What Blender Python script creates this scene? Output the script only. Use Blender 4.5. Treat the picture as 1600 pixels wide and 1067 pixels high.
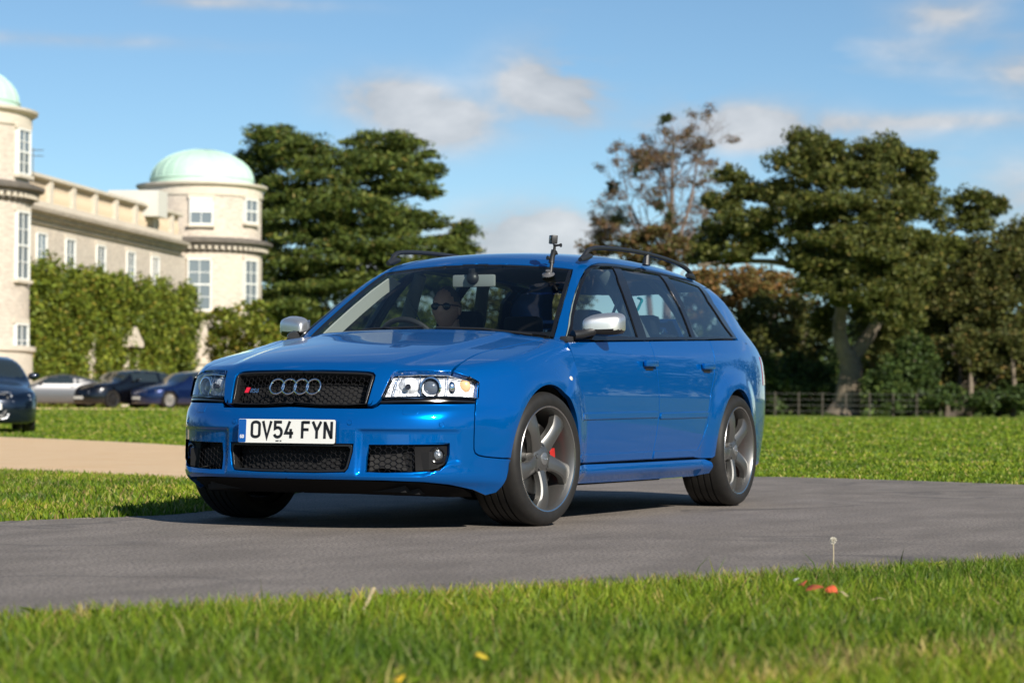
import bpy, bmesh, math, random
import numpy as np
from mathutils import Vector, Matrix
from mathutils.geometry import delaunay_2d_cdt

# ------------------------------------------------------------------ clear
for o in list(bpy.data.objects): bpy.data.objects.remove(o, do_unlink=True)
scene = bpy.context.scene
COL = scene.collection
rng = np.random.default_rng(7)
random.seed(7)

# ------------------------------------------------------------------ camera
# world frame = the road under the blue car: x along the car (front +), y to its left, z up
CAM = np.array([10.5464, 5.6265, 0.5939]); FPX = 3697.3; YAW, PIT, ROL = 3.5778, 0.0264, 0.0071
_F = np.array([math.cos(PIT)*math.cos(YAW), math.cos(PIT)*math.sin(YAW), math.sin(PIT)])
_R = np.array([math.sin(YAW), -math.cos(YAW), 0.0]); _U = np.cross(_R, _F)
_R, _U = math.cos(ROL)*_R + math.sin(ROL)*_U, -math.sin(ROL)*_R + math.cos(ROL)*_U
cd = bpy.data.cameras.new('camera'); cam = bpy.data.objects.new('camera', cd); COL.objects.link(cam)
cam.matrix_world = Matrix(((_R[0], _U[0], -_F[0], CAM[0]), (_R[1], _U[1], -_F[1], CAM[1]), (_R[2], _U[2], -_F[2], CAM[2]), (0, 0, 0, 1)))
cd.sensor_width = 36; cd.lens = FPX*36/1600; cd.clip_start = 0.1; cd.clip_end = 6000
cd.dof.use_dof = True; cd.dof.focus_distance = 11.4; cd.dof.aperture_fstop = 4.2
scene.camera = cam

# ------------------------------------------------------------------ light
SUN_AZ, SUN_EL = math.radians(55), math.radians(31)      # azimuth from +x towards +y
sdir = Vector((math.cos(SUN_EL)*math.cos(SUN_AZ), math.cos(SUN_EL)*math.sin(SUN_AZ), math.sin(SUN_EL)))
sl = bpy.data.lights.new('sun', 'SUN'); sl.energy = 5.0; sl.angle = math.radians(0.53); sl.color = (1.0, 0.93, 0.82)
sun = bpy.data.objects.new('sun', sl); COL.objects.link(sun)
sun.rotation_euler = (-sdir).to_track_quat('-Z', 'Y').to_euler(); sun.location = (20, 20, 30)
world = bpy.data.worlds.new('World'); scene.world = world; world.use_nodes = True
def build_world():
    nt = world.node_tree; N = nt.nodes; L = nt.links
    for n in list(N): N.remove(n)
    out = N.new('ShaderNodeOutputWorld'); bg = N.new('ShaderNodeBackground'); bg.inputs['Strength'].default_value = 0.078
    sky = N.new('ShaderNodeTexSky'); sky.sky_type = 'NISHITA'; sky.sun_disc = False
    sky.sun_elevation = SUN_EL; sky.sun_rotation = math.pi/2 - SUN_AZ
    sky.air_density = 0.75; sky.dust_density = 0.0; sky.ozone_density = 2.0; sky.altitude = 0
    tc = N.new('ShaderNodeTexCoord')
    def math_(op, a, b=None, clamp=False):
        n = N.new('ShaderNodeMath'); n.operation = op; n.use_clamp = clamp
        for i, v in enumerate((a, b)):
            if v is None: continue
            if isinstance(v, (int, float)): n.inputs[i].default_value = v
            else: L.new(v, n.inputs[i])
        return n.outputs[0]
    # cloud layer: noise over the sky direction, flattened towards the horizon
    sep = N.new('ShaderNodeSeparateXYZ'); L.new(tc.outputs['Generated'], sep.inputs[0])
    mp = N.new('ShaderNodeMapping'); mp.inputs['Scale'].default_value = (9, 9, 20); L.new(tc.outputs['Generated'], mp.inputs[0])
    nz = N.new('ShaderNodeTexNoise'); nz.inputs['Scale'].default_value = 1.6; nz.inputs['Detail'].default_value = 7; nz.inputs['Roughness'].default_value = 0.58
    nz.inputs['Distortion'].default_value = 0.25; L.new(mp.outputs[0], nz.inputs[0])
    mp2 = N.new('ShaderNodeMapping'); mp2.inputs['Scale'].default_value = (5, 5, 26); L.new(tc.outputs['Generated'], mp2.inputs[0])
    nz2 = N.new('ShaderNodeTexNoise'); nz2.inputs['Scale'].default_value = 0.9; nz2.inputs['Detail'].default_value = 4; L.new(mp2.outputs[0], nz2.inputs[0])
    # a few separate fair-weather clouds: direction, half size (radians across / up), strength
    total = None
    def cdir(px, py):
        v = _F + _R*(px-800)/FPX - _U*(py-533.5)/FPX; return v/np.linalg.norm(v)
    CL = [((600, 155), (70, 34), .85), ((690, 195), (75, 36), .9), ((860, 135), (75, 50), .95), ((905, 165), (40, 35), .5), ((830, 380), (110, 48), 1.15), ((700, 440), (160, 40), .9),
          ((1150, 190), (120, 34), .62), ((1260, 215), (160, 22), .4), ((1420, 190), (260, 14), .42), ((1480, 20), (70, 28), .5), ((100, 62), (200, 10), .3), ((1590, 320), (60, 60), .5), ((1600,110),(40,40),.4), ((330,5),(140,9),.45)]
    for (c, s, w) in CL:
        d = cdir(*c); r = np.cross(d, [0, 0, 1]); r /= np.linalg.norm(r); u = np.cross(r, d)
        def dot(v):
            n = N.new('ShaderNodeVectorMath'); n.operation = 'DOT_PRODUCT'; L.new(tc.outputs['Generated'], n.inputs[0]); n.inputs[1].default_value = tuple(v); return n.outputs['Value']
        a = math_('DIVIDE', dot(r), s[0]/FPX); b = math_('DIVIDE', dot(u), s[1]/FPX)
        q = math_('ADD', math_('MULTIPLY', a, a), math_('MULTIPLY', b, b))
        fr = math_('GREATER_THAN', dot(d), 0.5)
        g = math_('MULTIPLY', math_('MULTIPLY', math_('POWER', 2.718, math_('MULTIPLY', q, -0.9)), w), fr)
        total = g if total is None else math_('ADD', total, g)
    gen = math_('MULTIPLY', math_('SUBTRACT', nz2.outputs['Fac'], 0.60, True), 2.2, True)   # sparse clouds all round
    field = math_('ADD', total, gen)
    m = math_('MULTIPLY', field, math_('MULTIPLY', math_('SUBTRACT', nz.outputs['Fac'], 0.36, True), 5.5))
    m = math_('MULTIPLY', m, 1.9, True); m = math_('MULTIPLY', m, 0.88)
    m = math_('MULTIPLY', m, math_('GREATER_THAN', sep.outputs['Z'], -0.01))
    mix = N.new('ShaderNodeMixRGB'); L.new(m, mix.inputs[0]); tn = N.new('ShaderNodeMixRGB'); tn.blend_type = 'MULTIPLY'; tn.inputs[0].default_value = 1; tn.inputs[2].default_value = (.84,.98,1.0,1); L.new(sky.outputs[0], tn.inputs[1]); L.new(tn.outputs[0], mix.inputs[1])
    cc = N.new('ShaderNodeMixRGB'); cc.inputs[1].default_value = (4.7,4.95,5.3,1); cc.inputs[2].default_value = (7.0,7.1,7.3,1); L.new(math_('MULTIPLY', math_('SUBTRACT', nz.outputs['Fac'], 0.46, True), 4.5, True), cc.inputs[0]); L.new(cc.outputs[0], mix.inputs[2])
    L.new(mix.outputs[0], bg.inputs['Color']); L.new(bg.outputs[0], out.inputs[0])
build_world()
vs = scene.view_settings; vs.view_transform = 'Standard'; vs.look = 'None'; vs.exposure = 0.46; vs.gamma = 1.0; vs.use_curve_mapping = False
scene.render.engine = 'CYCLES'

# ------------------------------------------------------------------ pixel -> direction (distance always comes from a surface)
def ray_px(x, y): return _F + _R*(x-800)/FPX - _U*(y-533.5)/FPX
def ground_px(x, y, z=0.0):
    v = ray_px(x, y); t = (z-CAM[2])/v[2]; return CAM + v*t
def depth_px(x, y, d):                 # point d metres in front of the camera
    return CAM + ray_px(x, y)*d

# ------------------------------------------------------------------ materials
MATS = {}
def mat(name, col=(.5,.5,.5), rough=.5, metal=0.0, coat=0.0, spec=None, coatior=1.5, emis=None, noise=None, bump=None, coatr=.03):
    """principled material; noise=(scale, amount, colour2[, stretch]) mottles the colour, bump=(scale, strength)"""
    if name in MATS: return MATS[name]
    m = bpy.data.materials.new(name); m.use_nodes = True; nt = m.node_tree; b = nt.nodes['Principled BSDF']
    b.inputs['Base Color'].default_value = (*col, 1); b.inputs['Roughness'].default_value = rough; b.inputs['Metallic'].default_value = metal
    b.inputs['Coat Weight'].default_value = coat; b.inputs['Coat Roughness'].default_value = coatr; b.inputs['Coat IOR'].default_value = coatior
    if spec is not None: b.inputs['Specular IOR Level'].default_value = spec
    if noise or bump: tc = nt.nodes.new('ShaderNodeTexCoord')
    if noise:
        mp = nt.nodes.new('ShaderNodeMapping'); nt.links.new(tc.outputs['Object'], mp.inputs[0])
        if len(noise) > 3: mp.inputs['Scale'].default_value = noise[3]
        n = nt.nodes.new('ShaderNodeTexNoise'); n.inputs['Scale'].default_value = noise[0]; n.inputs['Detail'].default_value = 6; n.inputs['Roughness'].default_value = .6
        nt.links.new(mp.outputs[0], n.inputs[0])
        r = nt.nodes.new('ShaderNodeMapRange'); r.inputs[1].default_value = .5-.5*noise[1]; r.inputs[2].default_value = .5+.5*noise[1]
        r.inputs[1].default_value = .32; r.inputs[2].default_value = .68; r.inputs[3].default_value = 0; r.inputs[4].default_value = noise[1]
        nt.links.new(n.outputs[0], r.inputs[0])
        x = nt.nodes.new('ShaderNodeMixRGB'); x.inputs[1].default_value = (*col, 1); x.inputs[2].default_value = (*noise[2], 1)
        nt.links.new(r.outputs[0], x.inputs[0]); nt.links.new(x.outputs[0], b.inputs['Base Color'])
    if bump:
        n = nt.nodes.new('ShaderNodeTexNoise'); n.inputs['Scale'].default_value = bump[0]; n.inputs['Detail'].default_value = 5
        nt.links.new(tc.outputs['Object'], n.inputs[0])
        bp = nt.nodes.new('ShaderNodeBump'); bp.inputs['Strength'].default_value = bump[1]; bp.inputs['Distance'].default_value = .02
        nt.links.new(n.outputs[0], bp.inputs['Height']); nt.links.new(bp.outputs[0], b.inputs['Normal'])
    if emis: b.inputs['Emission Color'].default_value = (*emis[0], 1); b.inputs['Emission Strength'].default_value = emis[1]
    MATS[name] = m; return m
def glass(name, tint, ior=1.5, rough=0.0, dark=None):
    """thin pane: tinted see-through plus a mirror layer by Fresnel"""
    if name in MATS: return MATS[name]
    m = bpy.data.materials.new(name); m.use_nodes = True; nt = m.node_tree
    for n in list(nt.nodes): nt.nodes.remove(n)
    o = nt.nodes.new('ShaderNodeOutputMaterial'); t = nt.nodes.new('ShaderNodeBsdfTransparent'); t.inputs[0].default_value = (*tint, 1)
    g = nt.nodes.new('ShaderNodeBsdfGlossy'); g.inputs['Roughness'].default_value = rough
    fr = nt.nodes.new('ShaderNodeFresnel'); ge = nt.nodes.new('ShaderNodeNewGeometry'); mr = nt.nodes.new('ShaderNodeMapRange'); mr.inputs[3].default_value = ior; mr.inputs[4].default_value = 1/ior
    nt.links.new(ge.outputs['Backfacing'], mr.inputs[0]); nt.links.new(mr.outputs[0], fr.inputs[0])      # the same reflectance from inside and outside
    mx = nt.nodes.new('ShaderNodeMixShader'); nt.links.new(fr.outputs[0], mx.inputs[0]); nt.links.new(t.outputs[0], mx.inputs[1]); nt.links.new(g.outputs[0], mx.inputs[2])
    nt.links.new(mx.outputs[0], o.inputs[0]); MATS[name] = m; return m

# ------------------------------------------------------------------ objects
def tag(o, label=None, cat=None, group=None, kind=None):
    if label: o['label'] = label
    if cat: o['category'] = cat
    if group: o['group'] = group
    if kind: o['kind'] = kind
    return o
def empty(name, loc=(0,0,0), rz=0.0):
    o = bpy.data.objects.new(name, None); COL.objects.link(o); o.location = loc; o.rotation_euler = (0,0,rz); o.empty_display_size = .2; return o
def link_mesh(name, me, m, parent=None):
    o = bpy.data.objects.new(name, me); COL.objects.link(o)
    if m is not None and not me.materials: me.materials.append(m)
    if parent is not None: o.parent = parent
    return o
def mesh_np(name, V, Fq, m=None, parent=None, smooth=True, normals=None):
    """V (n,3); Fq list of index lists or an (m,k) int array"""
    me = bpy.data.meshes.new(name)
    if isinstance(Fq, np.ndarray):
        k = Fq.shape[1]; me.vertices.add(len(V)); me.vertices.foreach_set('co', np.ascontiguousarray(V, dtype=np.float32).ravel())
        me.loops.add(Fq.size); me.loops.foreach_set('vertex_index', np.ascontiguousarray(Fq, dtype=np.int32).ravel())
        me.polygons.add(len(Fq)); me.polygons.foreach_set('loop_start', np.arange(0, Fq.size, k, dtype=np.int32))
        me.update(calc_edges=True)
    else:
        me.from_pydata([tuple(map(float, v)) for v in V], [], [list(map(int, f)) for f in Fq])
    if smooth: me.polygons.foreach_set('use_smooth', np.ones(len(me.polygons), dtype=bool))
    if normals is not None: me.normals_split_custom_set_from_vertices([tuple(map(float, n)) for n in normals])
    return link_mesh(name, me, m, parent)

class MB:
    """collects primitive shapes into one mesh"""
    def __init__(s): s.V = []; s.F = []; s.n = 0
    def add(s, V, F):
        V = np.asarray(V, float); s.V.append(V); s.F += [[i+s.n for i in f] for f in F]; s.n += len(V); return s
    def box(s, c, size, rot=None, taper=1.0):
        x, y, z = np.asarray(size)/2.0
        V = np.array([[-x,-y,-z],[x,-y,-z],[x,y,-z],[-x,y,-z],[-x*taper,-y*taper,z],[x*taper,-y*taper,z],[x*taper,y*taper,z],[-x*taper,y*taper,z]])
        if rot is not None: V = V @ np.array(rot).T
        return s.add(V+np.asarray(c), [[0,3,2,1],[4,5,6,7],[0,1,5,4],[1,2,6,5],[2,3,7,6],[3,0,4,7]])
    def tube(s, pts, r, n=8, cap=True, closed=False, flat=None):
        P = np.asarray(pts, float); k = len(P); r = np.broadcast_to(np.asarray(r, float), (k,))
        T = np.gradient(P, axis=0) if not closed else (np.roll(P, -1, 0)-np.roll(P, 1, 0))
        T /= np.linalg.norm(T, axis=1)[:, None]+1e-12
        up = np.array([0,0,1.0]) if abs(T[0][2]) < .9 else np.array([1.0,0,0])
        u = np.cross(T[0], up); u /= np.linalg.norm(u); V = []
        a = np.linspace(0, 2*math.pi, n, endpoint=False)
        for i in range(k):
            u = u - T[i]*(u@T[i]); u /= np.linalg.norm(u)+1e-12; w = np.cross(T[i], u)
            fx = 1 if flat is None else flat
            V.append(P[i] + r[i]*(np.cos(a)[:,None]*u + fx*np.sin(a)[:,None]*w))
        F = []
        m = k if closed else k-1
        for i in range(m):
            j = (i+1) % k
            for q in range(n): F.append([i*n+q, i*n+(q+1)%n, j*n+(q+1)%n, j*n+q])
        if cap and not closed: F.append(list(range(n))[::-1]); F.append([(k-1)*n+q for q in range(n)])
        return s.add(np.concatenate(V), F)
    def lathe(s, prof, n=48, axis='y', c=(0,0,0), close=False):
        """prof: list of (radius, offset along axis)"""
        P = np.asarray(prof, float); k = len(P); a = np.linspace(0, 2*math.pi, n, endpoint=False); V = []
        for r, h in P:
            ca, sa = r*np.cos(a), r*np.sin(a); hh = np.full(n, h)
            V.append(np.stack({'y': (ca, hh, sa), 'x': (hh, ca, sa), 'z': (ca, sa, hh)}[axis], 1))
        F = []
        m = k if close else k-1
        for i in range(m):
            j = (i+1) % k
            for q in range(n): F.append([i*n+q, i*n+(q+1)%n, j*n+(q+1)%n, j*n+q])
        return s.add(np.concatenate(V)+np.asarray(c), F)
    def prism(s, poly, h0, h1, frame=None):
        """2-D polygon extruded from h0 to h1; frame=(origin, ex, ey, ez)"""
        k = len(poly); o, ex, ey, ez = frame if frame else ((0,0,0),(1,0,0),(0,1,0),(0,0,1))
        o, ex, ey, ez = map(lambda v: np.asarray(v, float), (o, ex, ey, ez))
        P = np.asarray(poly, float); V = [o+p[0]*ex+p[1]*ey+h*ez for h in (h0, h1) for p in P]
        return s.add(V, [list(range(k))[::-1], [k+i for i in range(k)]]+[[i, (i+1)%k, k+(i+1)%k, k+i] for i in range(k)])
    def sphere(s, c, r, n=16, m=10, R=None):
        r = np.broadcast_to(np.asarray(r, float), (3,)); V = []; F = []
        for i in range(m+1):
            t = math.pi*i/m
            for q in range(n):
                p = 2*math.pi*q/n; V.append([r[0]*math.sin(t)*math.cos(p), r[1]*math.sin(t)*math.sin(p), r[2]*math.cos(t)])
        for i in range(m):
            for q in range(n): F.append([i*n+q, (i+1)*n+q, (i+1)*n+(q+1)%n, i*n+(q+1)%n])
        V = np.array(V)
        if R is not None: V = V @ np.array(R).T
        return s.add(V+np.asarray(c), F)
    def torus(s, c, R, r, ax=(1,0,0), n=40, k=10, sx=1.0):
        ax = np.asarray(ax, float); ax /= np.linalg.norm(ax); up = np.array([0,0,1.0]) if abs(ax[2]) < .9 else np.array([1.0,0,0])
        u = np.cross(up, ax); u /= np.linalg.norm(u); w = np.cross(ax, u)
        pts = [np.asarray(c)+R*(sx*math.cos(t)*u+math.sin(t)*w) for t in np.linspace(0, 2*math.pi, n, endpoint=False)]
        return s.tube(pts, r, k, closed=True)
    def build(s, name, m, parent=None, smooth=True, sharp=35, bevel=0.0):
        o = mesh_np(name, np.concatenate(s.V), s.F, m, parent, smooth)
        me = o.data; bm = bmesh.new(); bm.from_mesh(me); bmesh.ops.remove_doubles(bm, verts=bm.verts, dist=1e-6)
        bmesh.ops.recalc_face_normals(bm, faces=bm.faces)
        if bevel > 0:
            es = [e for e in bm.edges if len(e.link_faces) == 2 and e.calc_face_angle(0) > math.radians(40)]
            bmesh.ops.bevel(bm, geom=es, offset=bevel, segments=2, profile=.6, affect='EDGES', clamp_overlap=True)
        bm.to_mesh(me); bm.free()
        if smooth:
            me.polygons.foreach_set('use_smooth', np.ones(len(me.polygons), dtype=bool)); me.set_sharp_from_angle(angle=math.radians(sharp))
        return o

def catmull(P, n=8, closed=False):
    P = np.asarray(P, float); out = []; k = len(P)
    for i in range(k if closed else k-1):
        if closed: p0, p1, p2, p3 = P[(i-1)%k], P[i], P[(i+1)%k], P[(i+2)%k]
        else: p0, p1, p2, p3 = P[max(i-1,0)], P[i], P[i+1], P[min(i+2,k-1)]
        for t in np.linspace(0, 1, n, endpoint=False):
            out.append(.5*((2*p1)+(-p0+p2)*t+(2*p0-5*p1+4*p2-p3)*t*t+(-p0+3*p1-3*p2+p3)*t**3))
    if not closed: out.append(P[-1])
    return np.array(out)
class Curve:
    """smooth monotone cubic through (x, y) points"""
    def __init__(s, pts):
        P = np.array(sorted(pts), float); s.x, s.y = P[:,0], P[:,1]; h = np.diff(s.x); d = np.diff(s.y)/h
        m = np.zeros(len(s.x)); m[0], m[-1] = d[0], d[-1]
        for i in range(1, len(d)):
            if d[i-1]*d[i] > 0:
                w1, w2 = 2*h[i]+h[i-1], h[i]+2*h[i-1]; m[i] = (w1+w2)/(w1/d[i-1]+w2/d[i])
        s.m = m; s.lo, s.hi = s.x[0]-1.0, s.x[-1]+1.0; s.n = 16000; s.tab = s.exact(np.linspace(s.lo, s.hi, s.n+1)); s.k = s.n/(s.hi-s.lo)
    def exact(s, q):
        q = np.asarray(q, float); i = np.clip(np.searchsorted(s.x, q)-1, 0, len(s.x)-2); h = s.x[i+1]-s.x[i]; t = (q-s.x[i])/h
        tc = np.clip(t, 0, 1)
        v = (2*tc**3-3*tc**2+1)*s.y[i]+(tc**3-2*tc**2+tc)*h*s.m[i]+(-2*tc**3+3*tc**2)*s.y[i+1]+(tc**3-tc**2)*h*s.m[i+1]
        return v + np.where(t < 0, t*h*s.m[i], 0) + np.where(t > 1, (t-1)*h*s.m[i+1], 0)
    def __call__(s, q):
        u = np.minimum(np.maximum((q-s.lo)*s.k, 0), s.n-1e-6); i = u.astype(np.int64); w = u-i; return s.tab[i]*(1-w)+s.tab[i+1]*w
def sstep(a, b, x):
    t = np.minimum(np.maximum((x-a)*(1.0/(b-a)), 0), 1); return t*t*(3-2*t)
def smax(a, b, r):
    u = np.maximum(r+a, 0); v = np.maximum(r+b, 0); return np.minimum(-r, np.maximum(a, b)) + np.sqrt(u*u+v*v)
# ------------------------------------------------------------------ panels cut out of a smooth implicit body surface
class Planar:
    def __init__(s, D):
        D = np.asarray(D, float); s.D = D/np.linalg.norm(D)
        a = np.array([0,0,1.0]) if abs(s.D[2]) < .9 else np.array([1.0,0,0])
        s.e1 = np.cross(a, s.D); s.e1 /= np.linalg.norm(s.e1); s.e2 = np.cross(s.D, s.e1)
    def to2(s, P): P = np.asarray(P); return np.stack([P@s.e1, P@s.e2], 1)
    def rays(s, Q, far):
        return Q[:,:1]*s.e1+Q[:,1:]*s.e2+s.D*far, np.broadcast_to(-s.D, (len(Q),3))
class CylZ:                                  # rays from a vertical axis outwards
    def __init__(s, xc, R=.8): s.xc, s.R = xc, R
    def to2(s, P): P = np.asarray(P); return np.stack([np.arctan2(P[:,1], P[:,0]-s.xc)*s.R, P[:,2]], 1)
    def rays(s, Q, far):
        a = Q[:,0]/s.R; d = np.stack([np.cos(a), np.sin(a), 0*a], 1); O = d*1.6; O[:,0] += s.xc; O[:,2] = Q[:,1]; return O, -d
class CylX:                                  # rays from an axis along the car outwards
    def __init__(s, zc, R=.9): s.zc, s.R = zc, R
    def to2(s, P): P = np.asarray(P); return np.stack([P[:,0], -np.arctan2(P[:,1], P[:,2]-s.zc)*s.R], 1)
    def rays(s, Q, far):
        a = -Q[:,1]/s.R; d = np.stack([0*a, np.sin(a), np.cos(a)], 1); O = d*1.8; O[:,0] = Q[:,0]; O[:,2] += s.zc; return O, -d
def cast(f, O, D, L=3.0, n=0):
    """walk each ray to the surface (f is close to a distance)"""
    O = np.array(O, float); D = np.array(D, float); t = np.zeros(len(O)); act = np.arange(len(O))
    for k in range(280):
        v = f(O[act]+D[act]*t[act][:,None]); t[act] = np.minimum(np.maximum(t[act]+np.clip(v*(.5 if k < 160 else .3), -.06, .10), 0), L)
        if k > 8: act = act[np.abs(v) > 2e-6]
        if len(act) == 0: break
    return O+D*t[:,None]
def grad(f, P, e=4e-4):
    G = np.stack([f(P+np.eye(3)[k]*e)-f(P-np.eye(3)[k]*e) for k in range(3)], 1); return G/(np.linalg.norm(G, axis=1)[:,None]+1e-12)
def inside(Q, poly):
    x, y = Q[:,0], Q[:,1]; c = np.zeros(len(Q), bool); X, Y = poly[:,0], poly[:,1]; k = len(poly)
    for i in range(k):
        j = i-1; s = (Y[i] > y) != (Y[j] > y)
        with np.errstate(divide='ignore', invalid='ignore'): c ^= s & (x < (X[j]-X[i])*(y-Y[i])/(Y[j]-Y[i]+1e-30)+X[i])
    return c
def area2(p): return .5*np.sum(p[:,0]*np.roll(p[:,1],-1)-np.roll(p[:,0],-1)*p[:,1])
def densify(p, h):
    out = []
    for a, b in zip(p, np.roll(p, -1, 0)):
        n = max(1, int(math.ceil(np.linalg.norm(b-a)/h))); out += [a+(b-a)*i/n for i in range(n)]
    return np.array(out)
def inset(p, d):
    e = np.roll(p,-1,0)-p; e /= np.linalg.norm(e,axis=1)[:,None]+1e-12; n = np.stack([-e[:,1], e[:,0]], 1)
    m = n+np.roll(n,1,0); l = np.linalg.norm(m,axis=1)[:,None]; m /= np.maximum(l, 1e-9)
    c = np.maximum((m*n).sum(1), .5)[:,None]; return p+m*d/c
def round_poly(p, r, n=5):
    """round the corners of a 2-D/3-D polygon"""
    p = np.asarray(p, float); out = []; k = len(p)
    for i in range(k):
        a, b, c = p[i-1], p[i], p[(i+1)%k]; la, lc = np.linalg.norm(a-b), np.linalg.norm(c-b)
        rr = min(r if np.isscalar(r) else r[i], .45*la, .45*lc)
        if rr < 1e-4: out.append(b); continue
        s, e = b+(a-b)*rr/la, b+(c-b)*rr/lc
        for t in np.linspace(0, 1, n): out.append((1-t)**2*s+2*t*(1-t)*b+t*t*e)
    return np.array(out)
def seg_dist(Q, poly):
    d = np.full(len(Q), 9.0)
    for a, b in zip(poly, np.roll(poly,-1,0)):
        ab = b-a; t = np.clip(((Q-a)@ab)/(ab@ab+1e-12), 0, 1); d = np.minimum(d, np.linalg.norm(Q-a-t[:,None]*ab, axis=1))
    return d
def make_panel(f, chart, outline, holes=(), h=.018, gap=.002, edge=.0025, thick=.02, off=0.0, far=3.0):
    fo = (lambda P: f(P)-off) if off else f
    loops = []
    for k, lp in enumerate([outline]+list(holes)):
        q = chart.to2(np.asarray(lp, float))
        if (area2(q) > 0) != (k == 0): q = q[::-1]
        q = densify(q, h); loops.append(inset(q, gap+edge))
    lo, hi = loops[0].min(0), loops[0].max(0)
    gx, gy = np.meshgrid(np.arange(lo[0], hi[0], h), np.arange(lo[1], hi[1], h)); gx[1::2] += h*.5
    G = np.stack([gx.ravel(), gy.ravel()], 1); ok = inside(G, loops[0])
    for lp in loops[1:]: ok &= ~inside(G, lp)
    G = G[ok]; dm = np.full(len(G), 9.0)
    for lp in loops: dm = np.minimum(dm, seg_dist(G, lp))
    G = G[dm > .5*h]
    pts = []; edges = []; base = 0
    for lp in loops:
        k = len(lp); pts += [Vector(p) for p in lp]; edges += [(base+i, base+(i+1)%k) for i in range(k)]; base += k
    pts += [Vector(p) for p in G]
    r = delaunay_2d_cdt(pts, edges, [], 0, 1e-7)
    Q = np.array([tuple(v) for v in r[0]]); T = np.array([t for t in r[2] if len(t) == 3])
    cen = Q[T].mean(1); ok = inside(cen, loops[0])
    for lp in loops[1:]: ok &= ~inside(cen, lp)
    T = T[ok]; a = Q[T]; ar = (a[:,1,0]-a[:,0,0])*(a[:,2,1]-a[:,0,1])-(a[:,2,0]-a[:,0,0])*(a[:,1,1]-a[:,0,1])
    T = T[np.abs(ar) > 1e-10]; ar = ar[np.abs(ar) > 1e-10]; T[ar < 0] = T[ar < 0][:,::-1]
    O, D = chart.rays(Q, far); P = cast(fo, O, D, L=far+2.0, n=110); Nn = grad(fo, P)
    flip = ((np.cross(P[T[:,1]]-P[T[:,0]], P[T[:,2]]-P[T[:,0]])*Nn[T[:,0]]).sum(1) < 0)
    if flip.mean() > .5: T = T[:,::-1]
    # rolled edge + flange
    de = np.concatenate([T[:,[0,1]], T[:,[1,2]], T[:,[2,0]]]); key = set(map(tuple, de)); B = np.array([e for e in de if (e[1], e[0]) not in key])
    lat = np.zeros_like(P)
    ed = P[B[:,1]]-P[B[:,0]]; ed /= np.linalg.norm(ed,axis=1)[:,None]+1e-12
    for c in (0,1):
        nn = Nn[B[:,c]]; l = np.cross(ed, nn); l /= np.linalg.norm(l,axis=1)[:,None]+1e-12; np.add.at(lat, B[:,c], l)
    bi = np.unique(B); l = lat[bi]; l /= np.linalg.norm(l,axis=1)[:,None]+1e-12
    P2 = P[bi]+l*edge-Nn[bi]*edge; P3 = P2-Nn[bi]*thick; n0 = len(P); m = {int(b): i for i, b in enumerate(bi)}; k = len(bi)
    quads = []
    for a, b in B:
        a2, b2 = n0+m[int(a)], n0+m[int(b)]; quads.append([b, a, a2, b2]); quads.append([b2, a2, a2+k, b2+k])
    V = np.concatenate([P, P2, P3]); NN = np.concatenate([Nn, l, l])
    return V, [list(t) for t in T]+quads, NN
def panel(name, f, chart, outline, m, parent, mirror=False, **kw):
    V, F, NN = make_panel(f, chart, outline, **kw)
    o = mesh_np(name, V, F, m, parent, True, NN)
    if not mirror: return o
    s = np.array([1,-1,1.0]); o2 = mesh_np(name, V*s, [q[::-1] for q in F], m, parent, True, NN*s)
    return o, o2
def mir(P): return np.asarray(P)*np.array([1,-1,1.0])
def sym(P):
    """left half outline (from centre line to centre line) -> full outline"""
    P = np.asarray(P); return np.concatenate([P, mir(P)[::-1]])

# ------------------------------------------------------------------ the blue estate car: its body as one implicit surface
WB = 2.759; WZ = .330; TR = .3285
prof = Curve([(.10,.80),(.17,.838),(.235,.868),(.294,.874),(.345,.882),(.45,.894),(.555,.903),(.65,.906),(.75,.903),(.84,.893),(.90,.879),(.945,.860),(1.0,.836),(1.1,.788),(1.2,.735),(1.3,.674),(1.36,.634),(1.42,.588),(1.5,.52)])
dplan = Curve([(-4.1,-.30),(-3.8,-.18),(-3.5,-.100),(-3.2,-.050),(-2.9,-.022),(-2.5,-.006),(-1.9,0),(-1.4,0),(-.8,-.003),(-.3,-.012),(0,-.020),(.3,-.034),(.5,-.052),(.7,-.085),(1.0,-.15)])
gplan = Curve([(-3.9,-.25),(-3.6,-.155),(-3.3,-.09),(-3.0,-.050),(-2.7,-.024),(-2.2,-.005),(-1.5,0),(-1.1,-.006),(-.8,-.022),(-.5,-.05),(-.3,-.08),(0,-.12)])
def Wside(x, z):
    w = prof(z) + np.where(z < .93, dplan(x), dplan(x)+(gplan(x)-dplan(x))*sstep(.93,1.1,z))
    for xc in (0.0, -WB):                                   # flared wheel arches
        r = np.sqrt((x-xc)**2+((z-WZ)*1.0)**2)
        w = w + (.034 if xc == 0 else .026)*sstep(.56,.37,r)*sstep(.86,.70,z)
    return w
xfr = Curve([(.12,.86),(.20,.905),(.235,.955),(.262,.968),(.30,.962),(.36,.955),(.42,.952),(.47,.951),(.52,.944),(.56,.925),(.585,.902),(.62,.888),(.68,.864),(.74,.834),(.80,.79)])
def recess(y, z):                                            # stepped-in band round the lower air intakes
    ay = np.abs(y); sy = sstep(.340,.368,ay)*sstep(.762,.732,ay); bot = .250+.06*sstep(.62,.74,ay)
    return sy*sstep(.478,.458,z)*sstep(bot,bot+.022,z)
def Xfront(y, z):
    return xfr(z) - .235*y*y - .45*y**4 - .016*recess(y, z)
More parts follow.
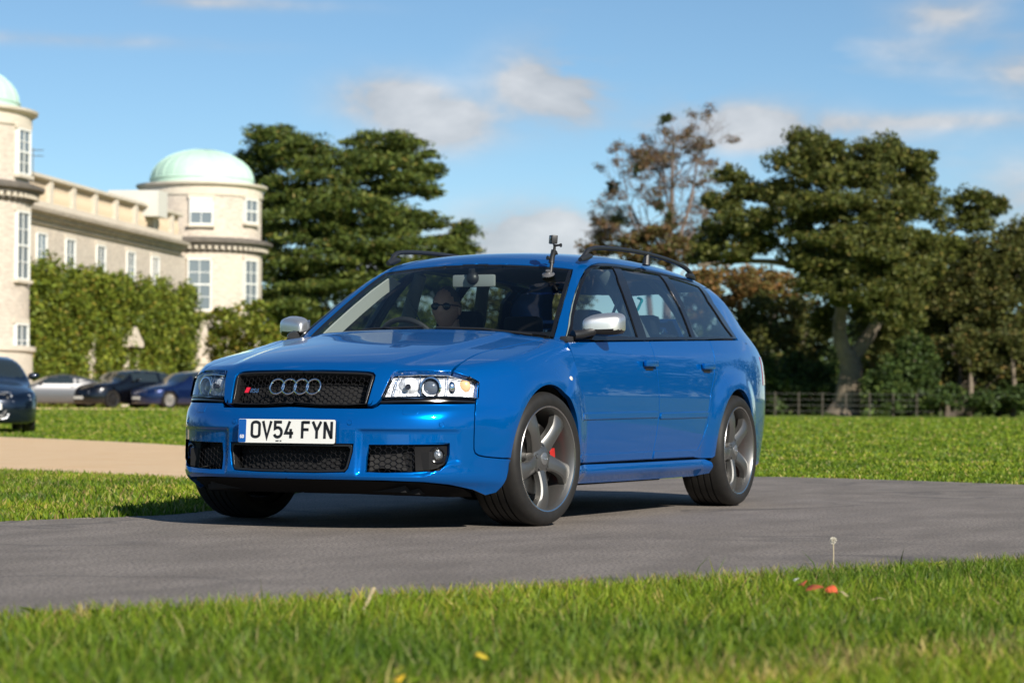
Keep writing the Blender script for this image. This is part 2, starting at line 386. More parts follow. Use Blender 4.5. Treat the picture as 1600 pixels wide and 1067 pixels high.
hoodc = Curve([(-.9,.70),(-.6,.90),(-.46,.962),(-.33,.973),(-.2,.953),(0,.921),(.3,.876),(.5,.843),(.65,.813),(.75,.786),(.82,.758),(.9,.72)])
hdrop = Curve([(-.6,.036),(-.3,.040),(0,.046),(.3,.052),(.55,.066),(.8,.075)])
ridge = Curve([(-.6,.56),(-.3,.545),(.1,.52),(.5,.47),(.75,.425),(.9,.41)])
def Thood(x, y):
    ay = np.abs(y); z = hoodc(x) - hdrop(x)*(ay/.76)**2.3
    yr = ridge(x); return z - .011*sstep(yr-.045, yr+.045, ay)*sstep(.95,.6,x) + .004
wsc = Curve([(-.10,.808),(-.37,.972),(-.60,1.112),(-.85,1.255),(-1.05,1.358),(-1.16,1.400),(-1.35,1.430),(-1.7,1.449),(-2.0,1.450),(-2.5,1.438),(-3.0,1.406),(-3.3,1.372),(-3.6,1.33)])
wdrop = Curve([(-.3,.175),(-.6,.150),(-1.0,.125),(-1.4,.10),(-3.3,.12)])
def Troof(x, y): return wsc(x) - wdrop(x)*y*y - .06*y**4
xre = Curve([(.15,-3.78),(.3,-3.87),(.45,-3.905),(.62,-3.905),(.80,-3.87),(.93,-3.77),(1.05,-3.64),(1.2,-3.46),(1.33,-3.29),(1.45,-3.12)])
def f_side(P): return np.abs(P[:,1])-Wside(P[:,0], P[:,2])
def f_rear(P): return xre(P[:,2])+.10*P[:,1]**2+.10*P[:,1]**4-P[:,0]
def f_low(P):                                               # front, wings and bonnet
    x, y, z = P.T
    a = smax(f_side(P), x-Xfront(y, z), .13)
    return smax(a, z-Thood(x, y), .045+.02*sstep(.75,.3,x))
def f_up(P):                                                # screen, roof and tail
    x, y, z = P.T
    a = smax(f_side(P), f_rear(P), .10); return smax(a, z-Troof(x, y), .055+.05*sstep(-.6,-1.4,x))
def f_back(P): return smax(f_side(P), f_rear(P), .11)
def smin(a, b, r):
    h = np.clip(.5+.5*(b-a)/r, 0, 1); return b+(a-b)*h-r*h*(1-h)
def f_pil(P): return smin(f_up(P), f_low(P), .035)
def hit(f, pts, L=22.0):
    """photo pixels -> points where their lines of sight meet the body surface"""
    D = np.array([ray_px(*p) for p in pts]); D /= np.linalg.norm(D,axis=1)[:,None]
    O = np.broadcast_to(CAM, D.shape)+D*8.5; return cast(f, O, D, L=9.0)
# ------------------------------------------------------------------ build the blue estate car
PAINT = mat('car_paint_blue', (.0,.092,.345), .25, .42, 1.0, spec=0.0, coatr=.03, coatior=1.40)
BLACKP = mat('black_plastic', (.012,.012,.013), .45)
GLOSSB = mat('gloss_black', (.008,.008,.009), .12)
RUBBER = mat('tyre_rubber', (.014,.0135,.013), .60, spec=.3, noise=(30,.5,(.024,.022,.020)))
CHROME = mat('chrome', (.86,.87,.88), .06, 1.0)
ALU = mat('brushed_aluminium', (.80,.79,.77), .36, .9)
RIMM = mat('gunmetal_wheel', (.19,.187,.18), .40, .85, .15)
RIML = mat('machined_rim', (.62,.61,.60), .22, 1.0)
DARK = mat('dark_void', (.006,.006,.007), .8)
CLOTH = mat('dark_interior', (.016,.017,.02), .7)
TRIMG = mat('pale_pillar_trim', (.50,.52,.49), .7)
WSG = glass('windscreen_glass', (.84,.89,.87), 1.45); SIDEG = glass('side_glass', (.60,.70,.72), 4.0); CLEAR = glass('lamp_glass', (.97,.98,1.0), 1.45)
def belt(x): return float(np.interp(x, [-3.2,-3.07,-1.311,-.316], [1.0,.997,.942,.911]))
def S(x, z, f=None): return (x, float(Wside(np.array([x]), np.array([z]))[0]), z)
def arc(xc, r, a0, a1, n=22, rz=None):
    return [S(xc+r*math.cos(a), WZ+(rz or r)*math.sin(a)) for a in np.linspace(math.radians(a0), math.radians(a1), n)]
CAR = empty('estate_car'); tag(CAR, 'blue estate car with black roof rails and silver mirrors driving on the grey road', 'car')

# --- bonnet
hood_front = [(.822,0,.749)] + list(hit(f_low, [(500,577.8),(530,578.5),(560,579.3),(576,580.4),(583,582),(586,586),(584.5,593),(578,614),(572,634)]))
hood_side = list(hit(f_low, [(580,634),(588,631),(594,624.5),(600,612),(607,597),(612,586),(616,580.5),(622,579),(660,578.2),(690,579),(706.6,580)]))
hood_cut = list(catmull(hit(f_low, [(706.6,580),(721.5,566),(751,551),(794,541),(851,528.7)]), 6))[1:]
hood_rear = [(-.345,.70,.93),(-.362,.55,.95),(-.378,.36,.965),(-.385,.18,.972),(-.388,0,.975)]
HOODP = Planar((1,0,1.15))
panel('bonnet', f_low, HOODP, sym(np.array(hood_front+hood_side+hood_cut+hood_rear))[:-1], PAINT, CAR, h=.022, thick=.03)

# --- front bumper with its three intakes
bump_top = [(.912,0,.577)] + list(hit(f_low, [(500,636.5),(540,637),(572,637),(582,637),(589,634),(594,630.5),(640,630.5),(700,630.5),(743.5,630)]))
bump_cut = list(hit(f_low, [(742.3,645),(741.7,661),(741,685),(741,702),(743,708),(748,711.5),(757,713.5),(770,715),(785,716.3)]))
bump_arch = [S(.357,.333), S(.362,.29), S(.374,.24), S(.388,.20), S(.405,.172)]
bump_bot = [(.47,.81,.160),(.55,.775,.188)] + list(hit(f_low, [(700,758),(660,754),(600,751.5),(540,750.5)])) + [(.955,.12,.235),(.958,0,.235)]
intake_c = np.array(list(hit(f_low, [(551,694),(550,706),(543,731),(538,737)])) + [(.95,.15,.270)]); intake_c = np.concatenate([[(.955,0,.403)], intake_c, [(.96,0,.270)]])
intake_c = sym(intake_c)
intake_s = hit(f_low, [(577,695.5),(640,695.5),(701,695),(700,710),(696,724),(687,734.5),(640,737),(600,737.5),(571.5,736.5),(573,715)])
BCH = CylZ(.05, .85)
panel('front_bumper', f_low, BCH, sym(np.array(bump_top+bump_cut+bump_arch+bump_bot)), PAINT, CAR, holes=[intake_c, intake_s, mir(intake_s)], h=.0095, thick=.03)
def f_off(f, d): return lambda P: f(P)+d
# black lip under the bumper
lip = [(.955,0,.238),(.94,.3,.238),(.79,.63,.228),(.60,.755,.20),(.50,.80,.168),(.45,.79,.15),(.56,.73,.15),(.76,.60,.158),(.90,.3,.165),(.925,0,.165)]
panel('bumper_lip', lambda P: f_low(P)+.016+np.clip(.238-P[:,2],0,.2)*1.1, BCH, sym(np.array(lip)), mat('lip_black', (.004,.004,.005), .7, spec=.1), CAR, h=.03, gap=0, thick=.05)
# intake voids, meshes and frames
def hexmesh(name, f, off, poly, cw, ch, m, parent, r=.0013, xg=1.3):
    """expanded-metal mesh of flattened hexagons laid on the body surface inside a (y, z) outline"""
    poly = np.asarray(poly)[:,1:]; lo, hi = poly.min(0), poly.max(0); segs = []
    ny, nz = int((hi[0]-lo[0])/cw)+2, int((hi[1]-lo[1])/ch)+2
    for j in range(-1, 2*nz+1):
        for i in range(-1, ny+1):
            cx, cz = lo[0]+(i+.5*(j % 2))*cw, lo[1]+j*ch*.5
            a = [(-.5,0),(-.2,.5),(.2,.5),(.5,0)]
            p = [(cx+u*cw*.667, cz+v*ch) for u, v in a]
            segs += [(p[0],p[1]),(p[1],p[2]),(p[2],p[3])]
    A = np.array([s[0] for s in segs]); B = np.array([s[1] for s in segs]); M = (A+B)/2
    ok = inside(M, poly); A, B = A[ok], B[ok]
    def put(Q):
        O = np.stack([np.full(len(Q), xg), Q[:,0], Q[:,1]], 1); return cast(f_off(f,off), O, np.broadcast_to([-1.0,0,0], O.shape), L=1.2, n=80)
    PA, PB = put(A), put(B); d = PB-PA; d /= np.linalg.norm(d,axis=1)[:,None]; w = np.cross(d, [1,0,0]); w /= np.linalg.norm(w,axis=1)[:,None]; x = np.array([1.0,0,0])
    V = []; F = []
    for k in range(len(PA)):
        b = len(V)
        for P in (PA[k], PB[k]):
            for s, t in ((1,0),(0,2.2),(-1,0),(0,-2.2)): V.append(P+w[k]*r*s+x*r*t)
        F += [[b,b+1,b+5,b+4],[b+1,b+2,b+6,b+5],[b+2,b+3,b+7,b+6],[b+3,b,b+4,b+7]]
    return mesh_np(name, np.array(V), F, m, parent, False)
MESHM = mat('mesh_black', (.014,.014,.016), .28, .2)
panel('intake_void', f_low, BCH, intake_c, DARK, CAR, off=-.075, h=.05, gap=-.01, thick=-.06)
for o_ in (intake_s, mir(intake_s)): panel('intake_void', f_low, BCH, o_, DARK, CAR, off=-.075, h=.05, gap=-.008, thick=-.065)
hexmesh('intake_mesh', f_low, .034, intake_c, .046, .026, MESHM, CAR)
mesh_s = hit(f_low, [(574,693),(645,693),(644,738),(570,738)])
for o_ in (mesh_s, mir(mesh_s)): hexmesh('intake_mesh', f_low, .014, o_, .046, .026, MESHM, CAR)
def ring_panel(name, f, chart, outline, w, m, parent, **kw):
    q = np.asarray(outline, float); c = q.mean(0); d = np.roll(q,-1,0)-np.roll(q,1,0); d /= np.linalg.norm(d,axis=1)[:,None]
    n = grad(f, q); l = np.cross(n, d); s = np.sign(((c-q)*l).sum(1)); s[s == 0] = 1
    return panel(name, f, chart, q, m, parent, holes=[q+l*np.sign(np.median(s))*w], **kw)
FRAMEM = mat('satin_black_frame', (.016,.016,.017), .30, .2)
ring_panel('intake_frame', f_low, BCH, round_poly(intake_c, .02), .013, FRAMEM, CAR, off=-.004, h=.02, gap=.001, thick=.045)
# fog lamp housings (outer end of each side intake)
fog_h = hit(f_low, [(648,694.5),(702,694),(701,710),(697,725),(688,736),(650,738.5)])
for s in (1,-1):
    q = fog_h if s > 0 else mir(fog_h)
    fh = panel('fog_lamp_housing', f_low, BCH, q, mat('housing_black', (.005,.005,.006), .6, spec=.12), CAR, off=-.022, h=.02, gap=0, thick=.05)
    c = hit(f_low, [(684,711)])[0]*np.array([1,s,1]); n = np.array([.86,.5*s,0]); n /= np.linalg.norm(n); c = c-n*.012
    MB().torus(c, .035, .006, n, 28, 8).build('fog_lamp_ring', GLOSSB, fh)
    Rm = np.stack([np.cross([0,0,1.0],n), [0,0,1.0], n], 1)
    MB().sphere(c-n*.018, (.030,.030,.020), 20, 12, R=Rm).build('fog_lamp_lens', mat('lamp_lens', (.42,.44,.46), .06, .85, 1.0, bump=(120,.4)), fh)
# parking sensors, washer covers
for px in ((546,660),(690,663)):
    for s in (1,-1):
        c = hit(f_low, [px])[0]; n = grad(f_low, c[None])[0]; c = c*np.array([1,s,1]); n = n*np.array([1,s,1])
        MB().torus(c, .0125, .0016, n, 20, 6).tube([c-n*.004, c+n*.0025], [.011,.0105], 16).build('parking_sensor', PAINT, CAR)
wash = hit(f_low, [(631,632.8),(660,632.8),(653,647.5),(627,647.5)])
panel('washer_cover', f_low, BCH, round_poly(wash,.012), PAINT, CAR, mirror=True, off=.0025, h=.02, gap=.0, thick=.004)

# --- front wings
fen = list(hit(f_low, [(706.6,580.7),(726,586.5),(740,592),(746.5,596.5),(745,612),(744,629)]))
fen = fen + bump_cut + arc(0, .357, 0.5, 186, 40) + [S(-.398,.294), S(-.412,.42), S(-.414,.555), S(-.398,.70), S(-.368,.816), S(-.338,.895)] + list(hit(f_pil, [(884,535),(876,532),(866,529.5),(853,529)])) + hood_cut[::-1]
panel('front_wing', f_pil, Planar((.25,1,.55)), np.array(fen), PAINT, CAR, mirror=True, h=.018, thick=.025)
# --- doors
zb = lambda x: belt(x)-.004
fd = [S(-.398,.296), S(-.412,.42), S(-.414,.555), S(-.398,.70), S(-.368,.816), S(-.330,.908)] + [S(x, zb(x)) for x in (-.5,-.8,-1.1,-1.3,-1.44)] + [S(-1.455,.84), S(-1.475,.70), S(-1.495,.555), S(-1.478,.42), S(-1.455,.296)]
rd = [S(-1.455,.296), S(-1.478,.42), S(-1.495,.555), S(-1.475,.70), S(-1.455,.84), S(-1.44,zb(-1.44))] + [S(x, zb(x)) for x in (-1.7,-2.0,-2.2,-2.44)] + [S(-2.418,.867), S(-2.376,.773), S(-2.300,.658), S(-2.280,.560), S(-2.268,.49), S(-2.221,.408), S(-2.10,.296)]
DCH = Planar((0,1,.12))
doors = {}
for nm, ol in (('front', fd), ('rear', rd)):
    a, b = panel('door', f_side, DCH, np.array(ol), PAINT, CAR, mirror=True, h=.022, thick=.03); doors[nm] = (a, b)
    x0, x1 = (-.423,-1.484) if nm == 'front' else (-1.502,-2.272)
    mo = [S(x0,.514), S(x0,.552), S(x1,.560), S(x1+.012,.522)]
    for d, oo in zip((a, b), panel('rubbing_strip', f_side, DCH, np.array(mo), PAINT, CAR, mirror=True, off=.009, h=.03, gap=.001, edge=.005, thick=.01)): oo.parent = d
    xa, xb = (-.42,-1.448) if nm == 'front' else (-1.468,-2.115)
    sk = [S(xa,.300), S(xa,.343), S(xb-(.0 if nm == 'front' else .055),.343), S(xb,.300)]
    for d, oo in zip((a, b), panel('door_skirt', f_side, DCH, np.array(sk), PAINT, CAR, mirror=True, off=.005, h=.03, gap=.001, edge=.003, thick=.006)): oo.parent = d
    xh = -1.345 if nm == 'front' else -2.245
    for k, s in ((0,1),(1,-1)):
        y = S(xh,.80)[1]*s; d = (a, b)[k]
        cup = [(xh+.105*math.cos(t), 0, .795+(.052 if math.sin(t) < 0 else .040)*math.sin(t)*1.0) for t in np.linspace(0, 2*math.pi, 28, endpoint=False)]
        cup = np.array([S(p[0], p[2]) for p in cup]); cup = cup if s > 0 else mir(cup)
        cp = panel('handle_recess', f_side, Planar((0,s,.0)), cup, PAINT, d, off=.0012, h=.02, gap=0, edge=.001, thick=.002)
        MB().box((xh, y+.016*s, .818), (.178,.020,.034)).build('door_handle', PAINT, d, bevel=.008)
        MB().box((xh, y+.003*s, .787), (.11,.008,.014)).build('handle_shade_block', DARK, d, bevel=.004)  # dark block standing in for the shade under the handle
# --- sills
def f_sill(P): return f_side(P)-.022*np.exp(-((P[:,2]-.252)/.035)**2)
sill = [S(-.352,.290), S(-1.2,.290), S(-2.26,.290), S(-2.32,.275), S(-2.345,.245), S(-2.36,.20), S(-2.2,.186), S(-1.2,.186), S(-.40,.186), S(-.375,.22)]
panel('sill', f_sill, Planar((0,1,-.12)), np.array(sill), PAINT, CAR, mirror=True, h=.018, thick=.06)
# --- roof with screen pillars
ws_edge = [(760,412.6),(800,413.3),(835,415),(860,416.8),(880,418.6),(894,420.5)]
ap_in = [(888,443),(880,470),(872,499),(865,526)]
dlo_front = [(886,533),(888,512),(891,490),(895,471),(900,454),(907,436),(915,421.5),(924,414),(936,411),(948,411.2),(960,412.4),(1000,418.5),(1040,427),(1070,435.5),(1093,444)]
r_left = [(-1.045,0,1.36),(-1.05,.2,1.35)] + list(hit(f_pil, ws_edge)) + list(hit(f_pil, ap_in)) + list(hit(f_pil, [(872,531)])) + list(hit(f_pil, dlo_front))
r_left += [(-3.0,.60,1.31),(-3.15,.56,1.31),(-3.24,.50,1.32),(-3.30,.3,1.35),(-3.33,0,1.365)]
panel('roof', f_pil, CylX(.45), sym(np.array(r_left)), PAINT, CAR, h=.022, thick=.02)
# --- rear quarters, tailgate, rear bumper
q = [S(-2.10,.296), S(-2.221,.408), S(-2.268,.49), S(-2.280,.560), S(-2.300,.658), S(-2.376,.773), S(-2.418,.867), S(-2.44,zb(-2.44))] + [S(x, zb(x)) for x in (-2.6,-2.8,-2.95,-3.06)]
q += list(hit(f_up, [(1151,527),(1135,503),(1115,474),(1100,452),(1094,445)])) + [(-3.0,.60,1.31),(-3.15,.56,1.31),(-3.24,.50,1.32),(-3.40,.56,1.17),(-3.55,.60,1.0),(-3.70,.63,.85),(-3.76,.62,.62),(-3.76,.62,.25),(-3.6,.72,.22),(-3.3,.80,.2)]
q += [S(-WB+.36*math.cos(a), WZ+.36*math.sin(a)) for a in np.linspace(math.radians(200), math.radians(-5), 40)] + [S(-2.36,.288)]
panel('rear_quarter', f_up, Planar((-.35,1,.3)), np.array(q), PAINT, CAR, mirror=True, h=.02, thick=.025)
tg = [(-3.33,0,1.365),(-3.30,.3,1.35),(-3.24,.50,1.32),(-3.40,.56,1.17),(-3.55,.60,1.0),(-3.70,.63,.85),(-3.76,.62,.60),(-3.8,.3,.60),(-3.8,0,.60)]
rw = np.array([(-3.35,0,1.31),(-3.33,.42,1.29),(-3.58,.50,1.0),(-3.66,0,1.0)])
tailgate = panel('tailgate', f_up, Planar((-1,0,.45)), sym(np.array(tg)), PAINT, CAR, holes=[sym(rw)], h=.03)
panel('rear_window', f_up, Planar((-1,0,.45)), sym(rw), SIDEG, tailgate, off=-.005, h=.05, gap=0)
rb = [(-3.8,0,.60),(-3.8,.3,.60),(-3.76,.62,.60),(-3.76,.62,.25),(-3.8,0,.22)]
panel('rear_bumper', f_up, Planar((-1,0,0)), sym(np.array(rb)), PAINT, CAR, h=.04)
tl = np.array([S(-3.53,.90), S(-3.53,.72), (-3.74,.63,.72), (-3.70,.63,.90)])
panel('tail_lamp', f_up, Planar((-.5,1,.1)), tl, mat('tail_lamp_red', (.25,.006,.008), .1, 0, 1), CAR, mirror=True, off=.003, h=.03, gap=0, thick=.01)
# --- glass
ws = [(-1.045,0,1.36),(-1.05,.2,1.35)] + list(hit(f_up, ws_edge)) + list(hit(f_up, ap_in)) + [(-.47,.66,.95),(-.40,.40,.96),(-.37,0,.97)]
ws = sym(np.array(ws)); WCH = Planar((.5,0,.87))
wsg = panel('windscreen', f_up, WCH, ws, WSG, CAR, off=-.004, h=.05, gap=0, edge=.001, thick=.003)
ring_panel('windscreen_seal', f_up, WCH, ws, .022, GLOSSB, CAR, off=-.002, h=.03, gap=.001, thick=.012)
dlo = list(hit(f_pil, dlo_front)) + list(hit(f_pil, [(1099,450),(1115,474),(1135,503),(1152,529.5)])) + list(hit(f_pil, [(1100,531.2),(1000,531.8),(930,532.6)]))
g1 = hit(f_pil, [(893,527),(897,496),(902,474),(909,449),(917,430),(926,419.5),(938,416.2),(956,416.6),(966,440),(976,466),(987,498),(996,526.5)])
g2 = hit(f_pil, [(1010,526.5),(1000,497),(988,464),(975,432),(969,418),(1000,423),(1031,430),(1046,452),(1061,478),(1072,504),(1080,526.3)])
g3 = hit(f_pil, [(1086,526.3),(1078,504),(1067,474),(1055,450),(1043,433),(1070,440.5),(1092,448.5),(1106,470),(1126,500),(1145,526.3)])
SCH = Planar((0,.9,.45))
def f_trim(P): return f_pil(P)
panel('window_surround', f_trim, SCH, np.array(dlo), GLOSSB, CAR, mirror=True, holes=[g1,g2,g3], off=.002, h=.02, gap=.0015, edge=.002, thick=.02)
for k, g in enumerate((g1,g2,g3)):
    for d, oo in zip(doors['front'] if k == 0 else doors['rear'], panel('window_glass', f_trim, SCH, g, SIDEG, CAR, mirror=True, off=-.006, h=.04, gap=-.003, edge=.001, thick=.002)):
        if k < 2: oo.parent = d
# --- headlamps
HCH = Planar((1,.55,.15)); hl = hit(f_low, [(596,624.5),(602,612),(608.5,597.5),(615,583),(619,581.3),(660,580.7),(704,582.2),(725,588),(740,594.3),(744.5,597.5),(743.6,612),(742.8,624.5)])
LAMPR = mat('lamp_reflector', (.90,.91,.92), .25, .25, noise=(38,1.0,(.58,.60,.63)), bump=(45,.8)); AMBER = mat('amber_bulb', (.85,.52,.26), .25)
strip = hit(f_low, [(594,625.6),(743,625.6),(743,629.8),(594,629.8)])
panel('headlamp_seal', f_low, HCH, strip, GLOSSB, CAR, mirror=True, off=.001, h=.02, gap=.0, thick=.02)
for s in (1,-1):
    sg = np.array([1,s,1.0]); ch = Planar((1,.55*s,.15)); ol = hl*sg
    hg = panel('headlamp', f_low, ch, ol, CLEAR, CAR, off=-.001, h=.02, gap=.0005, edge=.003, thick=.006)
    panel('headlamp_housing', f_low, ch, ol, LAMPR, hg, off=-.060, h=.014, gap=.006, edge=.001, thick=-.044)
    def at(px, o): 
        c = hit(f_low, [px])[0]; n = grad(f_low, c[None])[0]; n = np.array([.93,.36,0.05]); n /= np.linalg.norm(n); return (c-n*o)*sg, n*sg
    c, n = at((672,605), .035); Rm = np.stack([np.cross([0,0,1.0],n), [0,0,1.0], n], 1)
    MB().lathe([(.052,.0),(.050,.018),(.043,.020),(.040,.004),(.037,-.03)], 36, 'z').build('projector_bezel', CHROME, hg)
    o = bpy.data.objects[-1] if False else hg.children[-1]
    o.matrix_local = Matrix(((Rm[0,0],Rm[0,1],Rm[0,2],c[0]),(Rm[1,0],Rm[1,1],Rm[1,2],c[1]),(Rm[2,0],Rm[2,1],Rm[2,2],c[2]),(0,0,0,1)))
    MB().sphere(c-n*.012, (.037,.037,.024), 24, 14, R=Rm).build('projector_lens', mat('projector_lens', (.10,.12,.15), .03, .0, 1.0), hg)
    c, n = at((637,604), .045)
    MB().sphere(c-n*.02, (.055,.048,.03), 24, 12, R=Rm).build('main_beam_reflector', LAMPR, hg)
    MB().tube([c, c+n*.03], [.012,.009], 12).torus(c+n*.03, .010, .004, n, 16, 6).build('main_beam_bulb', mat('bulb_dark', (.05,.05,.06), .2, .6), hg)
    c, n = at((724,603), .05)
    MB().sphere(c, (.030,.034,.02), 18, 10, R=Rm).build('indicator_bulb', AMBER, hg)
    c, n = at((704,606), .05)
    MB().sphere(c, (.020,.034,.02), 18, 10, R=Rm).build('side_reflector', CHROME, hg)
    for pa, pb in (((612,622.5),(622,590)), ((656,622),(656,584)), ((697,622),(699,586))):
        MB().tube([at(pa,.022)[0], at(pb,.022)[0]], .0022, 6).build('lamp_divider', CHROME, hg)
    MB().tube([at(p,.020)[0] for p in ((612,621),(650,622),(697,622),(738,621))], .004, 8).build('lamp_lower_trim', CHROME, hg)
    MB().tube([at(p,.020)[0] for p in ((622,587),(656,585),(699,586),(736,596))], .0035, 8).build('lamp_upper_trim', CHROME, hg)
# --- grille with rings and badge
gr = [(.822,0,.7475)] + list(hit(f_low, [(500,578.8),(530,579.5),(560,580.3),(575,581.4),(582,583),(585,586.5),(583.3,593),(577,614),(571,633.5),(540,634.5),(500,634.3)])) + [(.895,0,.585)]
gr = sym(np.array(gr)); GCH = Planar((1,0,.3))
ring_panel('grille_frame', f_low, GCH, gr, .017, FRAMEM, CAR, off=-.002, h=.02, gap=.001, edge=.004, thick=.05)
panel('grille_void', f_low, GCH, gr, DARK, CAR, off=-.085, h=.06, gap=-.012, thick=-.075)
hexmesh('grille_mesh', f_low, .030, gr*np.array([1,.985,1]), .040, .024, MESHM, CAR)
rg = MB()
for k in range(4):
    c = np.array([.905-.02, (k-1.5)*.0655, .668]); rg.torus(c, .0375, .0048, (.93,0,.36), 44, 10)
rg.build('four_ring_emblem', CHROME, CAR)
bd = MB(); c0 = np.array([.842,-.302,.638]); ex, ey, ez = np.array([-.12,.99,0]), np.array([-.3,0,.95]), np.array([.95,.1,.3])
# red slanted bar, then chrome R S 6
bd.prism([(0,0),(.018,0),(.026,.026),(.008,.026)], 0, .006, (c0,ex,ey,ez)); badge = bd.build('badge', mat('badge_red', (.55,.01,.03), .3, 0, 1), CAR)
def strokes(paths, w, depth, frame, mb, close=False):
    """flat letter strokes: each path is a polyline of (u, v)"""
    for P in paths:
        P = np.asarray(P, float); T = np.gradient(P, axis=0) if len(P) > 2 else np.array([P[1]-P[0]]*2); T /= np.linalg.norm(T,axis=1)[:,None]+1e-12
        if np.linalg.norm(P[0]-P[-1]) < 1e-9 and len(P) > 3: T[0] = T[-1] = (P[1]-P[-2])/np.linalg.norm(P[1]-P[-2])
        N_ = np.stack([-T[:,1], T[:,0]], 1)
        if len(P) > 2:
            for i in range(1, len(P)-1):
                a = P[i]-P[i-1]; b = P[i+1]-P[i]; a /= np.linalg.norm(a)+1e-12; b /= np.linalg.norm(b)+1e-12
                n = np.array([-(a+b)[1], (a+b)[0]]); n /= np.linalg.norm(n)+1e-12; N_[i] = n/max(.4, n@np.array([-a[1],a[0]]))
            if not np.linalg.norm(P[0]-P[-1]) < 1e-9:
                for i, (u, v) in ((0,(0,1)),(-1,(-2,-1))):
                    a = P[v]-P[u]; a /= np.linalg.norm(a)+1e-12; N_[i] = (-a[1], a[0])
        L, R = P+N_*w/2, P-N_*w/2; o, ex, ey, ez = map(lambda v: np.asarray(v,float), frame)
        for i in range(len(P)-1):
            q = [R[i], R[i+1], L[i+1], L[i]]; mb.prism(q, 0, depth, frame)
    return mb
def arcp(cx, cy, rx, ry, a0, a1, n=9): return [(cx+rx*math.cos(a), cy+ry*math.sin(a)) for a in np.linspace(math.radians(a0), math.radians(a1), n)]
GLY = {  # unit height 1, width .62
 'O': (.62, [arcp(.31,.79,.255,.155,180,0,8)+arcp(.31,.21,.255,.155,0,-180,8)+[(.055,.79)]]),
 'V': (.66, [[(.05,1.0),(.33,.03),(.61,1.0)]]),
 '5': (.60, [[(.54,.945),(.11,.945),(.11,.56)]+arcp(.29,.34,.25,.285,118,-155,13)]),
 '4': (.64, [[(.35,1.0),(.07,.30),(.60,.30)],[(.43,.55),(.43,0)]]),
 'F': (.60, [[(.10,0),(.10,1.0)],[(.10,.945),(.57,.945)],[(.10,.52),(.50,.52)]]),
 'Y': (.66, [[(.04,1.0),(.33,.45),(.62,1.0)],[(.33,.48),(.33,0)]]),
 'N': (.64, [[(.09,0),(.09,1.0)],[(.09,.97),(.55,.03)],[(.55,0),(.55,1.0)]]),
 'G': (.62, [arcp(.31,.75,.25,.195,25,180,7)+arcp(.31,.25,.25,.195,180,350,7)+[(.56,.47),(.34,.47)]]),
 'B': (.60, [[(.09,0),(.09,1.0)],[(.09,.945)]+arcp(.30,.74,.23,.205,90,-90,7)+[(.09,.535)],[(.09,.535)]+arcp(.31,.295,.25,.24,90,-90,7)+[(.09,.055)]]),
 'R': (.62, [[(.09,0),(.09,1.0)],[(.09,.945)]+arcp(.31,.72,.24,.22,90,-90,7)+[(.09,.5)],[(.30,.5),(.56,0)]]),
 'S': (.60, [arcp(.30,.735,.225,.21,20,270,10)+arcp(.30,.28,.235,.225,90,-160,10)]),
 '6': (.60, [[(.46,1.0),(.13,.52)]+arcp(.30,.31,.235,.255,150,-210,14)]),
 'A': (.64, [[(.04,0),(.32,1.0),(.60,0)],[(.15,.33),(.49,.33)]]),
 'U': (.62, [[(.06,1.0)]+arcp(.31,.28,.25,.23,180,360,9)+[(.56,1.0)]]),
 'D': (.62, [[(.09,0),(.09,1.0)],[(.09,.945)]+arcp(.28,.5,.28,.445,90,-90,10)+[(.09,.055)]]),
 'I': (.2, [[(.1,0),(.1,1)]]), 'K': (.62, [[(.09,0),(.09,1.0)],[(.56,1.0),(.10,.42)],[(.24,.58),(.58,0)]]), ' ': (.4, []) }
def write(txt, h, w, depth, frame, mb, space=.22, slant=0.0, track=None):
    o, ex, ey, ez = map(lambda v: np.asarray(v,float), frame); u = 0.0
    for c in txt:
        gw, ps = GLY[c]
        if ps: strokes([[( (u+p[0]+slant*p[1])*h, p[1]*h) for p in P] for P in ps], w, depth, (o,ex,ey,ez), mb)
        u += gw+space
    return u*h
mb = MB(); write('RS6', .020, .0042, .005, (c0+ex*.029+ez*.001,ex,ey,ez), mb, .12, .25); mb.build('badge_lettering', CHROME, badge, smooth=False)
# --- number plate
tilt = np.array([-.06,0,1.0]); tilt /= np.linalg.norm(tilt); pc = np.array([.966,0,.4600]); PX, PY = np.array([0,1.0,0]), tilt; PZ = np.cross(PX, PY)
PZ = PZ if PZ[0] > 0 else -PZ
pl = MB().prism(round_poly([(-.26,-.0555),(.26,-.0555),(.26,.0555),(-.26,.0555)], .008, 4), -.004, 0, (pc,PX,PY,PZ)).build('number_plate', mat('plate_white', (.76,.76,.72), .35, 0, .3), CAR)
MB().prism(round_poly([(-.2585,-.054),(-.218,-.054),(-.218,.054),(-.2585,.054)], .006, 4), .0, .0012, (pc,PX,PY,PZ)).build('plate_blue_band', mat('plate_blue', (.005,.09,.36), .35), pl)
PB = mat('plate_black', (.012,.012,.014), .35)
H = .079; x = -.190
for part, gap in (('OV54', .033), ('FYN', 0)):
    for c in part:
        mb = MB()
        gw, ps = GLY[c]; sc = .050/gw if c not in 'V' else .052/gw
        strokes([[(x+p[0]*sc, -.0325+p[1]*H) for p in P] for P in ps], .0135, .0014, (pc,PX,PY,PZ), mb); x += .050+.0105; mb.build('plate_character', PB, pl, smooth=False)
    x += gap-.0105+.0105*.4
mb = MB(); write('GB', .015, .0032, .0012, (pc+PX*-.2490+PY*-.034+PZ*.0008,PX,PY,PZ), mb, .14); mb.build('plate_country_code', mat('plate_letter_white', (.8,.8,.8), .4), pl, smooth=False)
mb = MB(); write('AUDI UK', .0062, .0011, .0008, (pc+PX*-.055+PY*-.0485+PZ*.0006,PX,PY,PZ), mb, .25); mb.build('plate_small_print', PB, pl, smooth=False)
